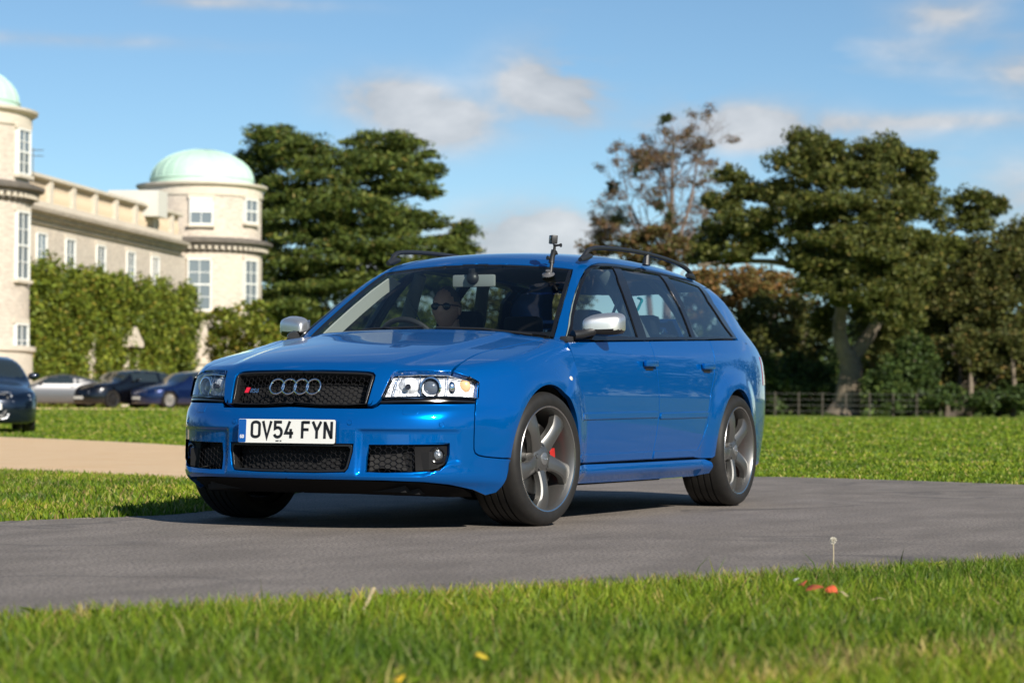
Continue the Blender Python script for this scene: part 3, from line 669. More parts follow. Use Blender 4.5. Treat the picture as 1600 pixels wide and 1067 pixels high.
MB().box(pc-PZ*.010+np.array([0,0,0]), (.012,.52,.108)).build('plate_plinth', BLACKP, CAR, bevel=.003)

# --- wheels
def wheel(name, cx, cy, side, steer, spin):
    tyre = [(.252,-.004),(.258,.004),(.272,.010),(.290,.0115),(.304,.008),(.313,.001),(.320,-.010),(.3255,-.022),(.3275,-.040)]
    for gpos in (.072,.112,.152,.192):
        tyre += [(.3283,-gpos+.0055),(.3205,-gpos+.0045),(.3205,-gpos-.0045),(.3283,-gpos-.0055)]
    tyre += [(.3275,-.222),(.322,-.240),(.305,-.255),(.28,-.26),(.252,-.25)]
    # the rim itself is the part mesh; everything else hangs on it
    rim = MB(); rim.lathe([(.252,-.012),(.2585,-.006),(.2605,.002),(.2575,.006),(.251,.0045),(.2445,-.006),(.239,-.022),(.233,-.05),(.228,-.10),(.226,-.2),(.25,-.235)], 96)
    hub = [(.0,-.020),(.034,-.020),(.040,-.022),(.060,-.026),(.078,-.034),(.083,-.050),(.078,-.085),(.0,-.085)]
    rim.lathe(hub, 48)
    for k in range(5):
        a0 = math.radians(spin+72*k); rr = np.linspace(.055,.2435,12); V = []
        for r in rr:
            t = (r-.055)/(.2435-.055); w = .086-.026*math.sin(math.pi*min(1,t*1.15))*.55+.024*max(0,t-.70)/.30
            top = -.030+.024*math.sin(math.pi*.5*min(1,t*1.4))-.010*max(0,t-.7)/.3; a = a0+math.radians(7)*t
            er = np.array([math.cos(a),0,math.sin(a)]); et = np.array([-math.sin(a),0,math.cos(a)]); tw = .006*(1-t)
            for u, h in ((-.5,-.040),(-.5,-.010),(-.40,-.002),(-.10,.0035),(.10,.0035),(.40,-.002),(.5,-.010),(.5,-.040)):
                V.append(er*r+et*u*w+np.array([0, top+h+tw*u*2, 0]))
        F = [[i*8+j, i*8+(j+1)%8, (i+1)*8+(j+1)%8, (i+1)*8+j] for i in range(11) for j in range(8)]
        rim.add(V, F)
    root = rim.build(name, RIMM, CAR, sharp=32); root.location = (cx, cy*side, WZ-.0015); root.rotation_euler = (0, 0, math.radians(steer)+(0 if side > 0 else math.pi))
    MB().lathe([(.2515,.0052),(.2578,.0072),(.2612,.003)], 96).build('rim_lip', RIML, root)
    MB().lathe(tyre, 112).build('tyre', RUBBER, root, sharp=30)
    br = MB().lathe([(.06,-.075),(.172,-.075),(.174,-.080),(.174,-.098),(.172,-.103),(.06,-.103)], 64); br.build('brake_disc', mat('brake_steel', (.34,.33,.32), .35, 1.0), root)
    cal = MB(); 
    a = np.linspace(math.radians(-16), math.radians(24), 12) + (math.pi if side > 0 else 0)
    Vc = []; 
    for t in a:
        for r, h in ((.128,-.066),(.183,-.066),(.185,-.115),(.128,-.115)): Vc.append((r*math.cos(t), h, r*math.sin(t)))
    cal.add(Vc, [[i*4+j, i*4+(j+1)%4, (i+1)*4+(j+1)%4, (i+1)*4+j] for i in range(11) for j in range(4)]+[[3,2,1,0],[44,45,46,47]])
    cal.build('brake_caliper', mat('caliper_red', (.42,.015,.012), .4, 0, .5), root, bevel=.004)
    cp = MB().lathe([(0,-.0135),(.026,-.014),(.031,-.017),(.032,-.024)], 32).build('centre_cap', mat('cap_grey', (.33,.33,.33), .35, .8), root)
    e = MB()
    for k in range(4): e.torus(((k-1.5)*.0085,-.0128,0), .0052, .0008, (0,1,0), 18, 6)
    e.build('cap_emblem', CHROME, root)
    for k in range(5):
        a = math.radians(spin+36+72*k); c = np.array([.056*math.cos(a), -.028, .056*math.sin(a)])
        MB().lathe([(.0135,.0),(.0125,.003),(.010,.0045),(.009,-.010),(0,-.010)], 16, 'y', c).build('wheel_bolt', mat('bolt_dark', (.10,.10,.10), .35, .9), root)
    MB().lathe([(.215,-.235),(.215,-.12),(.05,-.12)], 40).build('inner_barrel', DARK, root)
    return root
wheel('wheel', 0, .9065, 1, -7, 50); wheel('wheel', -WB, .912, 1, 0, 62)
wheel('wheel', 0, .9065, -1, -7, 20); wheel('wheel', -WB, .912, -1, 0, 10)
# wheel-arch liners and floor
for xc in (0,-WB):
    for s in (1,-1):
        V = []; a = np.linspace(math.radians(-12), math.radians(192), 28)
        for t in a:
            for y in (.875,.55): V.append((xc+.372*math.cos(t), y*s, WZ+.372*math.sin(t)))
        n = len(a); ln = MB().add(V, [[2*i,2*i+1,2*i+3,2*i+2] for i in range(n-1)])
        ln.add([(xc+.372*math.cos(t), .55*s, WZ+.372*math.sin(t)) for t in a], [list(range(n))])
        ln.build('arch_liner', DARK, CAR)
fl = MB(); fl.box((-1.5,0,.225), (4.55,1.06,.09)); fl.box((-1.38,0,.24), (1.95,1.62,.08)); fl.box((.62,0,.30), (.30,1.30,.14)); fl.box((.55,0,.185),(.35,1.15,.03)); fl.box((-3.4,0,.32),(.6,1.2,.2))
fl.build('underbody', DARK, CAR, smooth=False)
ex_ = MB(); ex_.tube([(-.3,.22,.17),(-1.6,.22,.165),(-3.0,.3,.17)], .035, 10); ex_.tube([(-.9,.25,.165),(-1.25,.25,.165)], .06, 12); ex_.build('exhaust_pipe', mat('exhaust_steel', (.06,.055,.05), .5, .8), CAR)
inn = MB()
for s in (1,-1):
    inn.box((-1.38,.815*s,.58), (1.92,.02,.66)); inn.box((-3.05,.70*s,.62),(1.3,.02,.60)); 
inn.box((-.40,0,.60), (.04,1.60,.62)); inn.box((-3.62,0,.60),(.04,1.2,.7)); inn.box((.42,0,.52),(.02,1.3,.40)); inn.box((-1.4,0,.30),(1.9,1.6,.03)); inn.box((-2.9,0,.62),(1.3,1.36,.03))
inn.build('inner_structure', DARK, CAR, smooth=False)

# --- mirrors
for s in (1,-1):
    c = np.array([-.680,.918*s,1.003]); V = []; F = []; n, m_ = 36, 20
    for i in range(m_+1):
        t = -math.pi/2+math.pi*i/m_
        for k in range(n):
            p = 2*math.pi*k/n; e = .50
            cs = lambda v: math.copysign(abs(v)**e, v)
            yy = cs(math.sin(t)); rr = cs(math.cos(t)); xx = rr*cs(math.cos(p)); zz = rr*cs(math.sin(p))
            tp = 1-.16*max(0,-yy)                                  # narrower towards the door
            V.append((c[0]+.066*xx*(1.0 if xx > 0 else .55)-.040*yy, c[1]+.095*yy*s, c[2]+.058*zz*tp+.004*yy-(.012*xx if zz > 0 else 0)))
    for i in range(m_):
        for k in range(n): F.append([i*n+k, i*n+(k+1)%n, (i+1)*n+(k+1)%n, (i+1)*n+k])
    V = np.array(V); up = [f for f in F if np.mean([V[i][2] for i in f]) > c[2]-.024]; lo = [f for f in F if np.mean([V[i][2] for i in f]) <= c[2]-.024]
    mc = MB().add(V, up).build('wing_mirror', ALU, CAR, sharp=60)
    MB().add(V, lo).build('mirror_underside', GLOSSB, mc, sharp=60)
    ft = MB().tube([(-.50,.820*s,.945),(-.53,.845*s,.950),(-.58,.865*s,.960),(-.64,.885*s,.970)], [.034,.030,.026,.024], 14, flat=.8); ft.build('mirror_foot', BLACKP, mc)
    MB().box((-.725,.925*s,1.003), (.006,.155,.084)).build('mirror_glass', mat('mirror_silver', (.8,.8,.82), .02, 1), mc, bevel=.002)
# side repeater, roof rails, wipers
for s in (1,-1):
    c = hit(f_low, [(892,592)])[0]*np.array([1,s,1])
    MB().sphere(c, (.020,.008,.014), 16, 10).build('side_repeater', mat('repeater_clear', (.8,.74,.66), .1, .2, 1), CAR)
    path = catmull([(-1.16,.585*s,1.372),(-1.19,.588*s,1.402),(-1.25,.590*s,1.436),(-1.40,.592*s,1.452),(-1.7,.592*s,1.462),(-2.05,.588*s,1.462),(-2.40,.580*s,1.450),(-2.66,.572*s,1.430),(-2.80,.567*s,1.408),(-2.90,.563*s,1.372)], 6)
    rl = MB().tube(path, .0145, 12, flat=.85).build('roof_rail', mat('rail_black', (.014,.016,.02), .5), CAR)
    for pts_, rr_ in (([(-1.13,.585*s,1.372),(-1.20,.587*s,1.392),(-1.27,.588*s,1.400)], [.012,.024,.012]), ([(-2.08,.587*s,1.395),(-2.09,.588*s,1.455)], [.024,.016]), ([(-2.80,.566*s,1.375),(-2.86,.565*s,1.372),(-2.93,.562*s,1.360)], [.014,.022,.010])): MB().tube(pts_, rr_, 10).build('rail_foot', mat('rail_black'), rl)
for y0, y1, L_ in ((-.55,.02,.6),(.10,.62,.5)):
    def on(x, y, d): return (x, y, float(Troof(np.array([x]), np.array([y]))[0])+d)
    w = MB().tube([on(-.382-.13*y0*y0,y0,.008), on(-.384-.13*((y0+y1)/2)**2,(y0+y1)/2,.010), on(-.386-.13*y1*y1,y1,.008)], .006, 8); w.tube([on(-.37,y1-.02,-.01), on(-.378-.12*((y0+y1)/2)**2,(y0+y1)/2+.05,.014)], .005, 6)
    w.build('wiper', BLACKP, CAR)
# fuel flap is on the far side; tow cover omitted
# --- cabin
cab = MB(); cab.box((-.62,0,.86), (.46,1.40,.14)); cab.box((-.80,0,.80),(.20,1.36,.22)); cab.box((-.86,-.37,.93),(.22,.36,.07)); cab.build('dashboard', CLOTH, CAR, bevel=.03)
def seat(x, y):
    s = MB(); s.box((x+.22,y,.47), (.52,.50,.16)); 
    R = Matrix.Rotation(math.radians(-16), 3, 'Y'); R = np.array(R)
    s.box((x-.085,y,.72), (.15,.50,.56), R); o = s.build('seat', CLOTH, CAR, bevel=.045)
    h = MB(); h.box((x-.205,y,1.045), (.10,.275,.155), R); h.build('headrest', CLOTH, o, bevel=.04)
    for q in (-.05,.05): MB().tube([(x-.165,y+q,.95),(x-.195,y+q,1.02)], .007, 8).build('headrest_post', CHROME, o)
seat(-1.40,-.37); seat(-1.40,.37)
rs = MB(); rs.box((-2.20,0,.50),(.50,1.25,.16)); rs.box((-2.47,0,.76),(.16,1.25,.50)); rs.build('rear_bench', CLOTH, CAR, bevel=.04)
for y in (-.38,.38): MB().box((-2.50,y,1.06), (.10,.24,.13)).build('headrest', CLOTH, CAR, bevel=.035)
sw = MB(); ax = np.array([.80,0,-.42]); ax /= np.linalg.norm(ax); scn = np.array([-.985,-.37,.892]); sw.torus(scn, .180, .0155, ax, 44, 10)
Rs = np.stack([ax, [0,1.0,0], np.cross(ax,[0,1.0,0])], 1)
sw.box(scn+ax*.02, (.05,.15,.12), Rs); sw.box(scn+ax*.015, (.02,.33,.035), Rs); sw.box(scn+ax*.015-np.array([0,0,.08]), (.02,.04,.17), Rs); sw.tube([scn+ax*.03, scn+ax*.3], .035, 12)
sw.build('steering_wheel', mat('leather_black', (.02,.02,.022), .4), CAR)
im = MB(); im.box((-1.03,0,1.262), (.025,.255,.068)); o = im.build('interior_mirror', mat('mirror_back', (.22,.24,.24), .35), CAR, bevel=.012); MB().tube([(-1.02,0,1.262),(-1.0,0,1.325)], .018, 10).sphere((-1.012,0,1.275),(.03,.036,.036),14,8).build('mirror_stalk', BLACKP, o)
# inner trims follow the roof skin: head lining and pillar covers
HL_ = [(-1.10,0,1.36),(-1.10,.50,1.32),(-1.3,.56,1.36),(-2.2,.56,1.36),(-2.9,.52,1.30),(-3.15,0,1.33)]
panel('headlining', f_up, CylX(.45), sym(np.array(HL_)), mat('headlining', (.10,.105,.10), .9), CAR, off=-.028, h=.06, gap=0, thick=.004)
for s in (1,-1):
    ed_ = hit(f_up, [(865,526),(872,499),(880,470),(888,443),(894,421)]); ed_ = (ed_-grad(f_up,ed_)*.022+np.array([-.02,-.030,0]))*np.array([1,s,1.0])
    e2 = ed_+np.array([-.13,.012*s,-.03]); k_ = len(ed_); pr_ = MB().add(np.concatenate([ed_,e2,ed_+np.array([0,.012*s,0]),e2+np.array([0,.012*s,0])]), [[i,i+1,k_+i+1,k_+i] for i in range(k_-1)]+[[2*k_+i,3*k_+i,3*k_+i+1,2*k_+i+1] for i in range(k_-1)]+[[i,2*k_+i,2*k_+i+1,i+1] for i in range(k_-1)]+[[k_+i,k_+i+1,3*k_+i+1,3*k_+i] for i in range(k_-1)]); pr_.build('pillar_trim', TRIMG, CAR)
    pa = MB(); path = [np.array([-.56,.690*s,.915]), np.array([-.72,.655*s,1.030]), np.array([-.90,.612*s,1.150]), np.array([-1.10,.555*s,1.262])]
    MB().tube([(-1.62,.755*s,.93),(-1.59,.70*s,1.06),(-1.54,.635*s,1.20),(-1.48,.555*s,1.33)], [.055,.05,.045,.04], 10, flat=.4).build('pillar_trim', mat('pillar_grey', (.22,.23,.22), .8), CAR)
    MB().tube([(-2.54,.735*s,.95),(-2.46,.66*s,1.10),(-2.37,.60*s,1.22),(-2.26,.535*s,1.32)], [.05,.045,.04,.04], 10, flat=.4).build('pillar_trim', mat('pillar_grey'), CAR)
    MB().box((-1.38,.800*s,.925), (1.9,.05,.03)).box((-2.8,.765*s,.965), (.9,.05,.03)).build('door_sill_trim', CLOTH, CAR, bevel=.008)
    MB().tube([(-1.52,.66*s,1.20),(-1.55,.56*s,1.0),(-1.60,.47*s,.75)], .014, 6, flat=.3).build('seat_belt', mat('belt_grey', (.30,.32,.30), .8), CAR)

tp_ = hit(f_pil, [(1001,482),(1007,479),(1011,470),(1014,462),(1008,458)]); tp_ = tp_-grad(f_pil,tp_)*.05
MB().tube(catmull(tp_,4), .009, 6, flat=.4).build('turquoise_strap', mat('turquoise', (.02,.48,.50), .5), CAR)
# ------------------------------------------------------------------ ground, road, drive
RH = np.array([math.sin(YAW), -math.cos(YAW), 0.0]); FH = np.array([math.cos(YAW), math.sin(YAW), 0.0])
C0 = np.array([CAM[0], CAM[1], 0.0])
def LD(lat, dep, z=0.0): return C0+RH*lat+FH*dep+np.array([0,0,z])
def PXD(px, dep, z=0.0): return LD((px-800)/FPX*dep, dep, z)      # along a line of sight, at a chosen distance
def land(lat, dep):                                               # gentle rise of the lawn towards the house
    lat = np.asarray(lat, float); dep = np.asarray(dep, float)
    return .32*sstep(46,92,dep)*sstep(-2,-9,lat) + .02*np.sin(lat*.35+1)*np.sin(dep*.21)*sstep(22,60,dep)
def land_mat(name, c1, c2, c3, s1=.35, s2=9.0, rough=.95, bump=(60,.5)):
    if name in MATS: return MATS[name]
    m = bpy.data.materials.new(name); m.use_nodes = True; nt = m.node_tree; b = nt.nodes['Principled BSDF']; b.inputs['Roughness'].default_value = rough; b.inputs['Specular IOR Level'].default_value = .2
    tc = nt.nodes.new('ShaderNodeTexCoord')
    def nz(s, d=6):
        n = nt.nodes.new('ShaderNodeTexNoise'); n.inputs['Scale'].default_value = s; n.inputs['Detail'].default_value = d; n.inputs['Roughness'].default_value = .65; nt.links.new(tc.outputs['Object'], n.inputs[0]); return n
    def ramp(src, a, e0, e1):
        r = nt.nodes.new('ShaderNodeMapRange'); r.inputs[1].default_value = e0; r.inputs[2].default_value = e1; nt.links.new(src, r.inputs[0]); return r.outputs[0]
    x = nt.nodes.new('ShaderNodeMixRGB'); x.inputs[1].default_value = (*c1,1); x.inputs[2].default_value = (*c2,1); nt.links.new(ramp(nz(s1).outputs[0],0,.38,.62), x.inputs[0])
    y = nt.nodes.new('ShaderNodeMixRGB'); y.inputs[2].default_value = (*c3,1); nt.links.new(x.outputs[0], y.inputs[1]); nt.links.new(ramp(nz(s2).outputs[0],0,.45,.75), y.inputs[0])
    nt.links.new(y.outputs[0], b.inputs['Base Color'])
    bp = nt.nodes.new('ShaderNodeBump'); bp.inputs['Strength'].default_value = bump[1]; bp.inputs['Distance'].default_value = .03; nt.links.new(nz(bump[0],4).outputs[0], bp.inputs['Height']); nt.links.new(bp.outputs[0], b.inputs['Normal'])
    MATS[name] = m; return m
GRASSG = land_mat('lawn', (.110,.180,.019), (.205,.262,.036), (.085,.130,.017), .30, 2.2)
dep_ = np.concatenate([np.linspace(-15,60,60), np.geomspace(62,2600,50)]); lat_ = np.concatenate([-np.geomspace(1500,62,26), np.linspace(-60,60,70), np.geomspace(62,1500,26)])
LA, DE = np.meshgrid(lat_, dep_); ZZ = land(LA, DE)-.016
V = np.stack([LD(a, d, z) for a, d, z in zip(LA.ravel(), DE.ravel(), ZZ.ravel())]); nx = len(lat_); ny = len(dep_)
I = np.arange(nx*ny).reshape(ny,nx); F = np.stack([I[:-1,:-1].ravel(), I[:-1,1:].ravel(), I[1:,1:].ravel(), I[1:,:-1].ravel()], 1)
tag(mesh_np('ground', V, F, GRASSG), kind='structure')
far_edge = [(-300,829),(0,815),(180,808),(300,802),(400,787),(480,768),(700,756),(1000,748),(1190,744.5),(1400,750),(1600,757),(2000,772)]
near_edge = [(2000,862),(1600,880),(1250,899),(1000,915),(750,928),(500,942),(250,955),(0,970),(-250,985)]
def gcurve(pts, n=8, ext=0.0):
    P = np.array([ground_px(*p) for p in pts])
    if ext:                                                      # carry the edge on beyond the frame
        a = P[0]-P[1]; b = P[-1]-P[-2]; P = np.concatenate([[P[0]+a/np.linalg.norm(a)*ext*k for k in (1,.5)], P, [P[-1]+b/np.linalg.norm(b)*ext*k for k in (.5,1)]])
    return catmull(P, n)
FAR = gcurve(far_edge, 8, 38.0); NEAR = gcurve(near_edge, 8, 38.0)
def ragged(C, a=.035):
    C = densify(C, .12)[:-60] if False else np.concatenate([[p+(q-p)*i/6 for i in range(6)] for p, q in zip(C[:-1], C[1:])]+[[C[-1]]]); C[:,:2] += a*rng.normal(size=(len(C),2)); return C
def sheet(name, loop, z, m, bedge=0.0):
    """flat sheet with an edge that drops to the ground"""
    L2 = densify(np.asarray(loop)[:,:2], .6); k = len(L2)
    r = delaunay_2d_cdt([Vector(p) for p in L2], [(i,(i+1)%k) for i in range(k)], [], 1, 1e-6)
    Vt = [(v[0], v[1], z) for v in r[0]]; n = len(Vt); Fs = [list(f) for f in r[2]]
    Vt += [(p[0], p[1], z) for p in L2]+[(p[0], p[1], z-.03) for p in L2]; Fs += [[n+i, n+(i+1)%k, n+k+(i+1)%k, n+k+i] for i in range(k)]
    bm = bmesh.new(); vs_ = [bm.verts.new(v) for v in Vt]
    for f in Fs:
        try: bm.faces.new([vs_[i] for i in f])
        except ValueError: pass
    bmesh.ops.recalc_face_normals(bm, faces=bm.faces); me = bpy.data.meshes.new(name); bm.to_mesh(me); bm.free(); return link_mesh(name, me, m)
def asphalt():
    m = bpy.data.materials.new('asphalt'); m.use_nodes = True; nt = m.node_tree; b = nt.nodes['Principled BSDF']; b.inputs['Roughness'].default_value = .82; b.inputs['Specular IOR Level'].default_value = .3
    tc = nt.nodes.new('ShaderNodeTexCoord')
    def nz(s, d=5, st=None, dist=0):
        n = nt.nodes.new('ShaderNodeTexNoise'); n.inputs['Scale'].default_value = s; n.inputs['Detail'].default_value = d; n.inputs['Distortion'].default_value = dist
        if st:
            mp = nt.nodes.new('ShaderNodeMapping'); mp.inputs['Scale'].default_value = st; mp.inputs['Rotation'].default_value = (0,0,math.radians(25)); nt.links.new(tc.outputs['Object'], mp.inputs[0]); nt.links.new(mp.outputs[0], n.inputs[0])
        else: nt.links.new(tc.outputs['Object'], n.inputs[0])
        return n.outputs[0]
    def rng_(s, a, c, lo=0.0, hi=1.0):
        r = nt.nodes.new('ShaderNodeMapRange'); r.inputs[1].default_value = a; r.inputs[2].default_value = c; r.inputs[3].default_value = lo; r.inputs[4].default_value = hi; nt.links.new(s, r.inputs[0]); return r.outputs[0]
    def mix(a, c, f):
        x = nt.nodes.new('ShaderNodeMixRGB'); 
        for i, v in ((1,a),(2,c)):
            if isinstance(v, tuple): x.inputs[i].default_value = (*v,1)
            else: nt.links.new(v, x.inputs[i])
        nt.links.new(f, x.inputs[0]); return x.outputs[0]
    base = mix((.182,.158,.138), (.252,.220,.194), rng_(nz(1.4,8,(1,2.2,1)), .36,.64))
    stone = nt.nodes.new('ShaderNodeTexVoronoi'); stone.inputs['Scale'].default_value = 70; nt.links.new(tc.outputs['Object'], stone.inputs[0])
    c2 = mix(base, (.40,.375,.345), rng_(stone.outputs['Distance'], .22,.05,.0,.75)); c2 = mix(c2, (.075,.068,.062), rng_(nz(75,5), .48,.62,0,.95)); c2 = mix(c2, (.115,.102,.092), rng_(nz(.8,6,(.5,5,1)), .52,.72,0,.25))
    # tar-sealed cracks: thin bands where a warped noise crosses its middle value
    ab = nt.nodes.new('ShaderNodeMath'); ab.operation = 'SUBTRACT'; nt.links.new(nz(.55,3,(1,1,1),.6), ab.inputs[0]); ab.inputs[1].default_value = .5
    aa = nt.nodes.new('ShaderNodeMath'); aa.operation = 'ABSOLUTE'; nt.links.new(ab.outputs[0], aa.inputs[0])
    crack = nt.nodes.new('ShaderNodeMath'); crack.operation = 'MULTIPLY'; nt.links.new(rng_(aa.outputs[0], .016,.005), crack.inputs[0]); nt.links.new(rng_(nz(.35,2), .46,.58,0,.42), crack.inputs[1])
    c3 = mix(c2, (.045,.043,.043), crack.outputs[0]); nt.links.new(c3, b.inputs['Base Color'])
    bp = nt.nodes.new('ShaderNodeBump'); bp.inputs['Strength'].default_value = .55; bp.inputs['Distance'].default_value = .006; nt.links.new(nz(140,3), bp.inputs['Height']); nt.links.new(bp.outputs[0], b.inputs['Normal'])
    return m
tag(sheet('road', np.concatenate([ragged(FAR), ragged(NEAR)]), 0.0, asphalt()), kind='structure')
GRAVEL = land_mat('gravel', (.74,.52,.31), (.78,.58,.37), (.64,.44,.26), 1.2, 60, bump=(120,.6))
gl = gcurve([(-700,716),(-200,731),(0,738),(150,743),(300,752),(420,762),(520,771)], 6); gu = gcurve([(620,740),(500,722),(400,706),(285,695.5),(150,688),(0,682),(-200,676.5),(-700,668)], 6)
tag(sheet('gravel_drive', np.concatenate([gl, gu]), -.004, GRAVEL), kind='structure')
fc = np.array([LD(a, d, 0) for a, d in ((-34,84),(-9.5,85.5),(-9.0,104),(-12,121),(-30,124))])
o = sheet('gravel_forecourt', fc, .0, GRAVEL); o.location.z = .325; tag(o, kind='structure')

# ------------------------------------------------------------------ grass blades
def leafmat(name, trans=.35, rough=.5):
    m = bpy.data.materials.new(name); m.use_nodes = True; nt = m.node_tree; b = nt.nodes['Principled BSDF']; b.inputs['Roughness'].default_value = rough; b.inputs['Specular IOR Level'].default_value = .25
    at = nt.nodes.new('ShaderNodeVertexColor'); at.layer_name = 'Col'; nt.links.new(at.outputs[0], b.inputs['Base Color'])
    t = nt.nodes.new('ShaderNodeBsdfTranslucent'); nt.links.new(at.outputs[0], t.inputs[0]); mx = nt.nodes.new('ShaderNodeMixShader'); mx.inputs[0].default_value = trans
    o = nt.nodes['Material Output']; nt.links.new(b.outputs[0], mx.inputs[1]); nt.links.new(t.outputs[0], mx.inputs[2]); nt.links.new(mx.outputs[0], o.inputs[0]); MATS[name] = m; return m
GRASSM = leafmat('grass_blades'); LEAFM = leafmat('leaves', .22, .55)
def set_col(o, per_vert):
    a = o.data.color_attributes.new('Col', 'FLOAT_COLOR', 'POINT'); c = np.ones((len(per_vert),4), np.float32); c[:,:3] = per_vert; a.data.foreach_set('color', c.ravel())
def pick(cols, w, n):
    k = rng.choice(len(cols), n, p=np.array(w)/sum(w)); c = np.array(cols)[k]; return c*(1+.28*(rng.random((n,1))-.5))
GREENS = [(.130,.205,.012),(.185,.268,.020),(.075,.135,.011),(.260,.285,.034),(.42,.35,.12),(.28,.20,.08)]
def blades(name, P, hgt, wid, lean=.5, w=(4,5,3,2,.5,.2), seed=1):
    n = len(P); h = hgt*(.55+.9*rng.random(n)**1.6); a = rng.random(n)*2*math.pi; la = rng.random(n)*2*math.pi; ln = h*lean*(.15+rng.random(n))
    d = np.stack([np.cos(a), np.sin(a), 0*a], 1); l = np.stack([np.cos(la), np.sin(la), 0*la], 1); up = np.array([0,0,1.0]); ww = (wid*(.6+.8*rng.random(n)))[:,None]
    b0 = P-d*ww*.5; b1 = P+d*ww*.5; m0 = P+up*(h*.55)[:,None]+l*(ln*.35)[:,None]; tp = P+up*(h*.95)[:,None]+l*ln[:,None]
    V = np.stack([b0,b1,m0+d*ww*.42,m0-d*ww*.42,tp],1).reshape(-1,3); b = np.arange(n)[:,None]*5
    F = np.concatenate([b+[0,1,2], b+[0,2,3], b+[3,2,4]],0); o = mesh_np(name, V, F, GRASSM, None, False)
    pc_ = np.sin(P[:,0]*2.1+1.4*np.sin(P[:,1]*1.7))+np.sin(P[:,1]*2.6+1.2*np.sin(P[:,0]*1.3)+2); pc_ += .7*np.sin(P[:,0]*6.3+2*np.sin(P[:,1]*5.1))
    g_ = np.stack([1+.16*pc_, 1+.11*pc_, 1+.05*pc_],1); set_col(o, np.repeat(pick(GREENS, w, n)*g_, 5, axis=0)); return o
def scatter(poly, n):
    poly = np.asarray(poly)[:,:2]; lo, hi = poly.min(0), poly.max(0); out = np.zeros((0,2))
    while len(out) < n:
        q = lo+(hi-lo)*rng.random((n*2,2)); out = np.concatenate([out, q[inside(q, poly)]])
    return out[:n]
def patchy(Q, s, keep):                        # drop points where a cheap noise is low: uneven sward
    v = np.sin(Q[:,0]*s+1.3*np.sin(Q[:,1]*s*.7))+np.sin(Q[:,1]*s*1.1+1.7*np.sin(Q[:,0]*s*.6)); return Q[rng.random(len(Q)) < np.clip(keep+.35*v,.05,1)]
nn_ = NEAR[(np.abs((NEAR-C0)@RH) < 5.5)]
near_poly = np.array(list(nn_) + [LD(-3.2,3.4), LD(3.2,3.4)])
Q = scatter(near_poly, 210000); dq = seg_dist(Q, NEAR[:,:2])
def P3(Q, z=-.012): return np.concatenate([Q, np.full((len(Q),1), z)], 1)
edge_ = dq < .22
tag(blades('grass', P3(Q[~edge_]), .062, .0052, .75), 'short green grass beside the near edge of the road', 'grass', kind='stuff')
tag(blades('verge_grass', P3(Q[edge_]), .050, .0048, .8, (3,3,2,3.5,4,2.2)), 'dry yellowing grass fringe along the near road edge', 'grass', kind='stuff')
Q2 = scatter(near_poly, 2600); tag(blades('tall_grass', P3(patchy(Q2, 3.0, .25)), .088, .0058, .6, (3,3,2,3,1.5,.6)), 'taller loose blades standing above the short roadside grass', 'grass', kind='stuff')
# low broad-leaved weeds
def rosettes(name, Q, r, label):
    V = []; F = []; Cc = []
    for q in Q:
        k = rng.integers(5,9); s = r*(.6+.8*rng.random()); g = np.array(GREENS[rng.integers(0,4)])*(1.0+.3*rng.random())
        for i in range(k):
            a = 2*math.pi*i/k+rng.random()*.5; d = np.array([math.cos(a),math.sin(a),0]); t = np.array([-d[1],d[0],0]); el = .25+.5*rng.random(); b = len(V); p = np.array([q[0],q[1],.0])
            V += [p, p+d*s*.5+t*s*.22+[0,0,s*el*.6], p+d*s+[0,0,s*el*.7], p+d*s*.5-t*s*.22+[0,0,s*el*.6]]; F.append([b,b+1,b+2,b+3]); Cc += [g]*4
    o = mesh_np(name, np.array(V), F, GRASSM, None, False); set_col(o, np.array(Cc)); return tag(o, label, 'weeds', kind='stuff')
rosettes('broadleaf_weeds', scatter(near_poly, 420), .055, 'low broad-leaved weeds scattered in the roadside grass')
# verge between road and gravel, far lawns
vp = np.array([ground_px(*p) for p in ((-420,837),(-150,822),(0,814.5),(180,807.5),(300,801.5),(400,786),(470,769),(400,757),(300,750),(150,741),(0,736),(-150,732),(-420,725))])
Q = patchy(scatter(vp, 72000), 2.2, .8); tag(blades('verge_grass', P3(Q), .042, .011, .8, (4,5,3,3,1.8,.8)), 'rough green grass strip between the road and the gravel drive', 'grass', kind='stuff')
def lawn(x0, x1, edge, y0, n, label):
    """blades spread so that they look evenly dense from near to far; farther tufts are broader"""
    px = x0+(x1-x0)*rng.random(n); py = y0+(edge(px)-y0)*rng.random(n); P = np.array([ground_px(a, b) for a, b in zip(px, py)])
    lat, dep = (P-C0)@RH, (P-C0)@FH; P[:,2] = land(lat, dep)-.014
    return tag(blades('lawn_grass', P, .034*(1+np.clip(dep-18,0,80)/70), .018*np.clip(dep,18,90)/20, .8, (4,5,3,2,.8,.2)), label, 'grass', kind='stuff')
lawn(1120, 1760, lambda x: np.interp(x, [1120,1400,1600,1760], [743,749,756,762]), 653, 60000, 'mown lawn grass beyond the road towards the oak tree')
lawn(-160, 340, lambda x: np.interp(x, [-160,0,150,290,340], [677,681,687,694,694]), 649, 34000, 'lawn grass between the gravel drive and the parked cars')
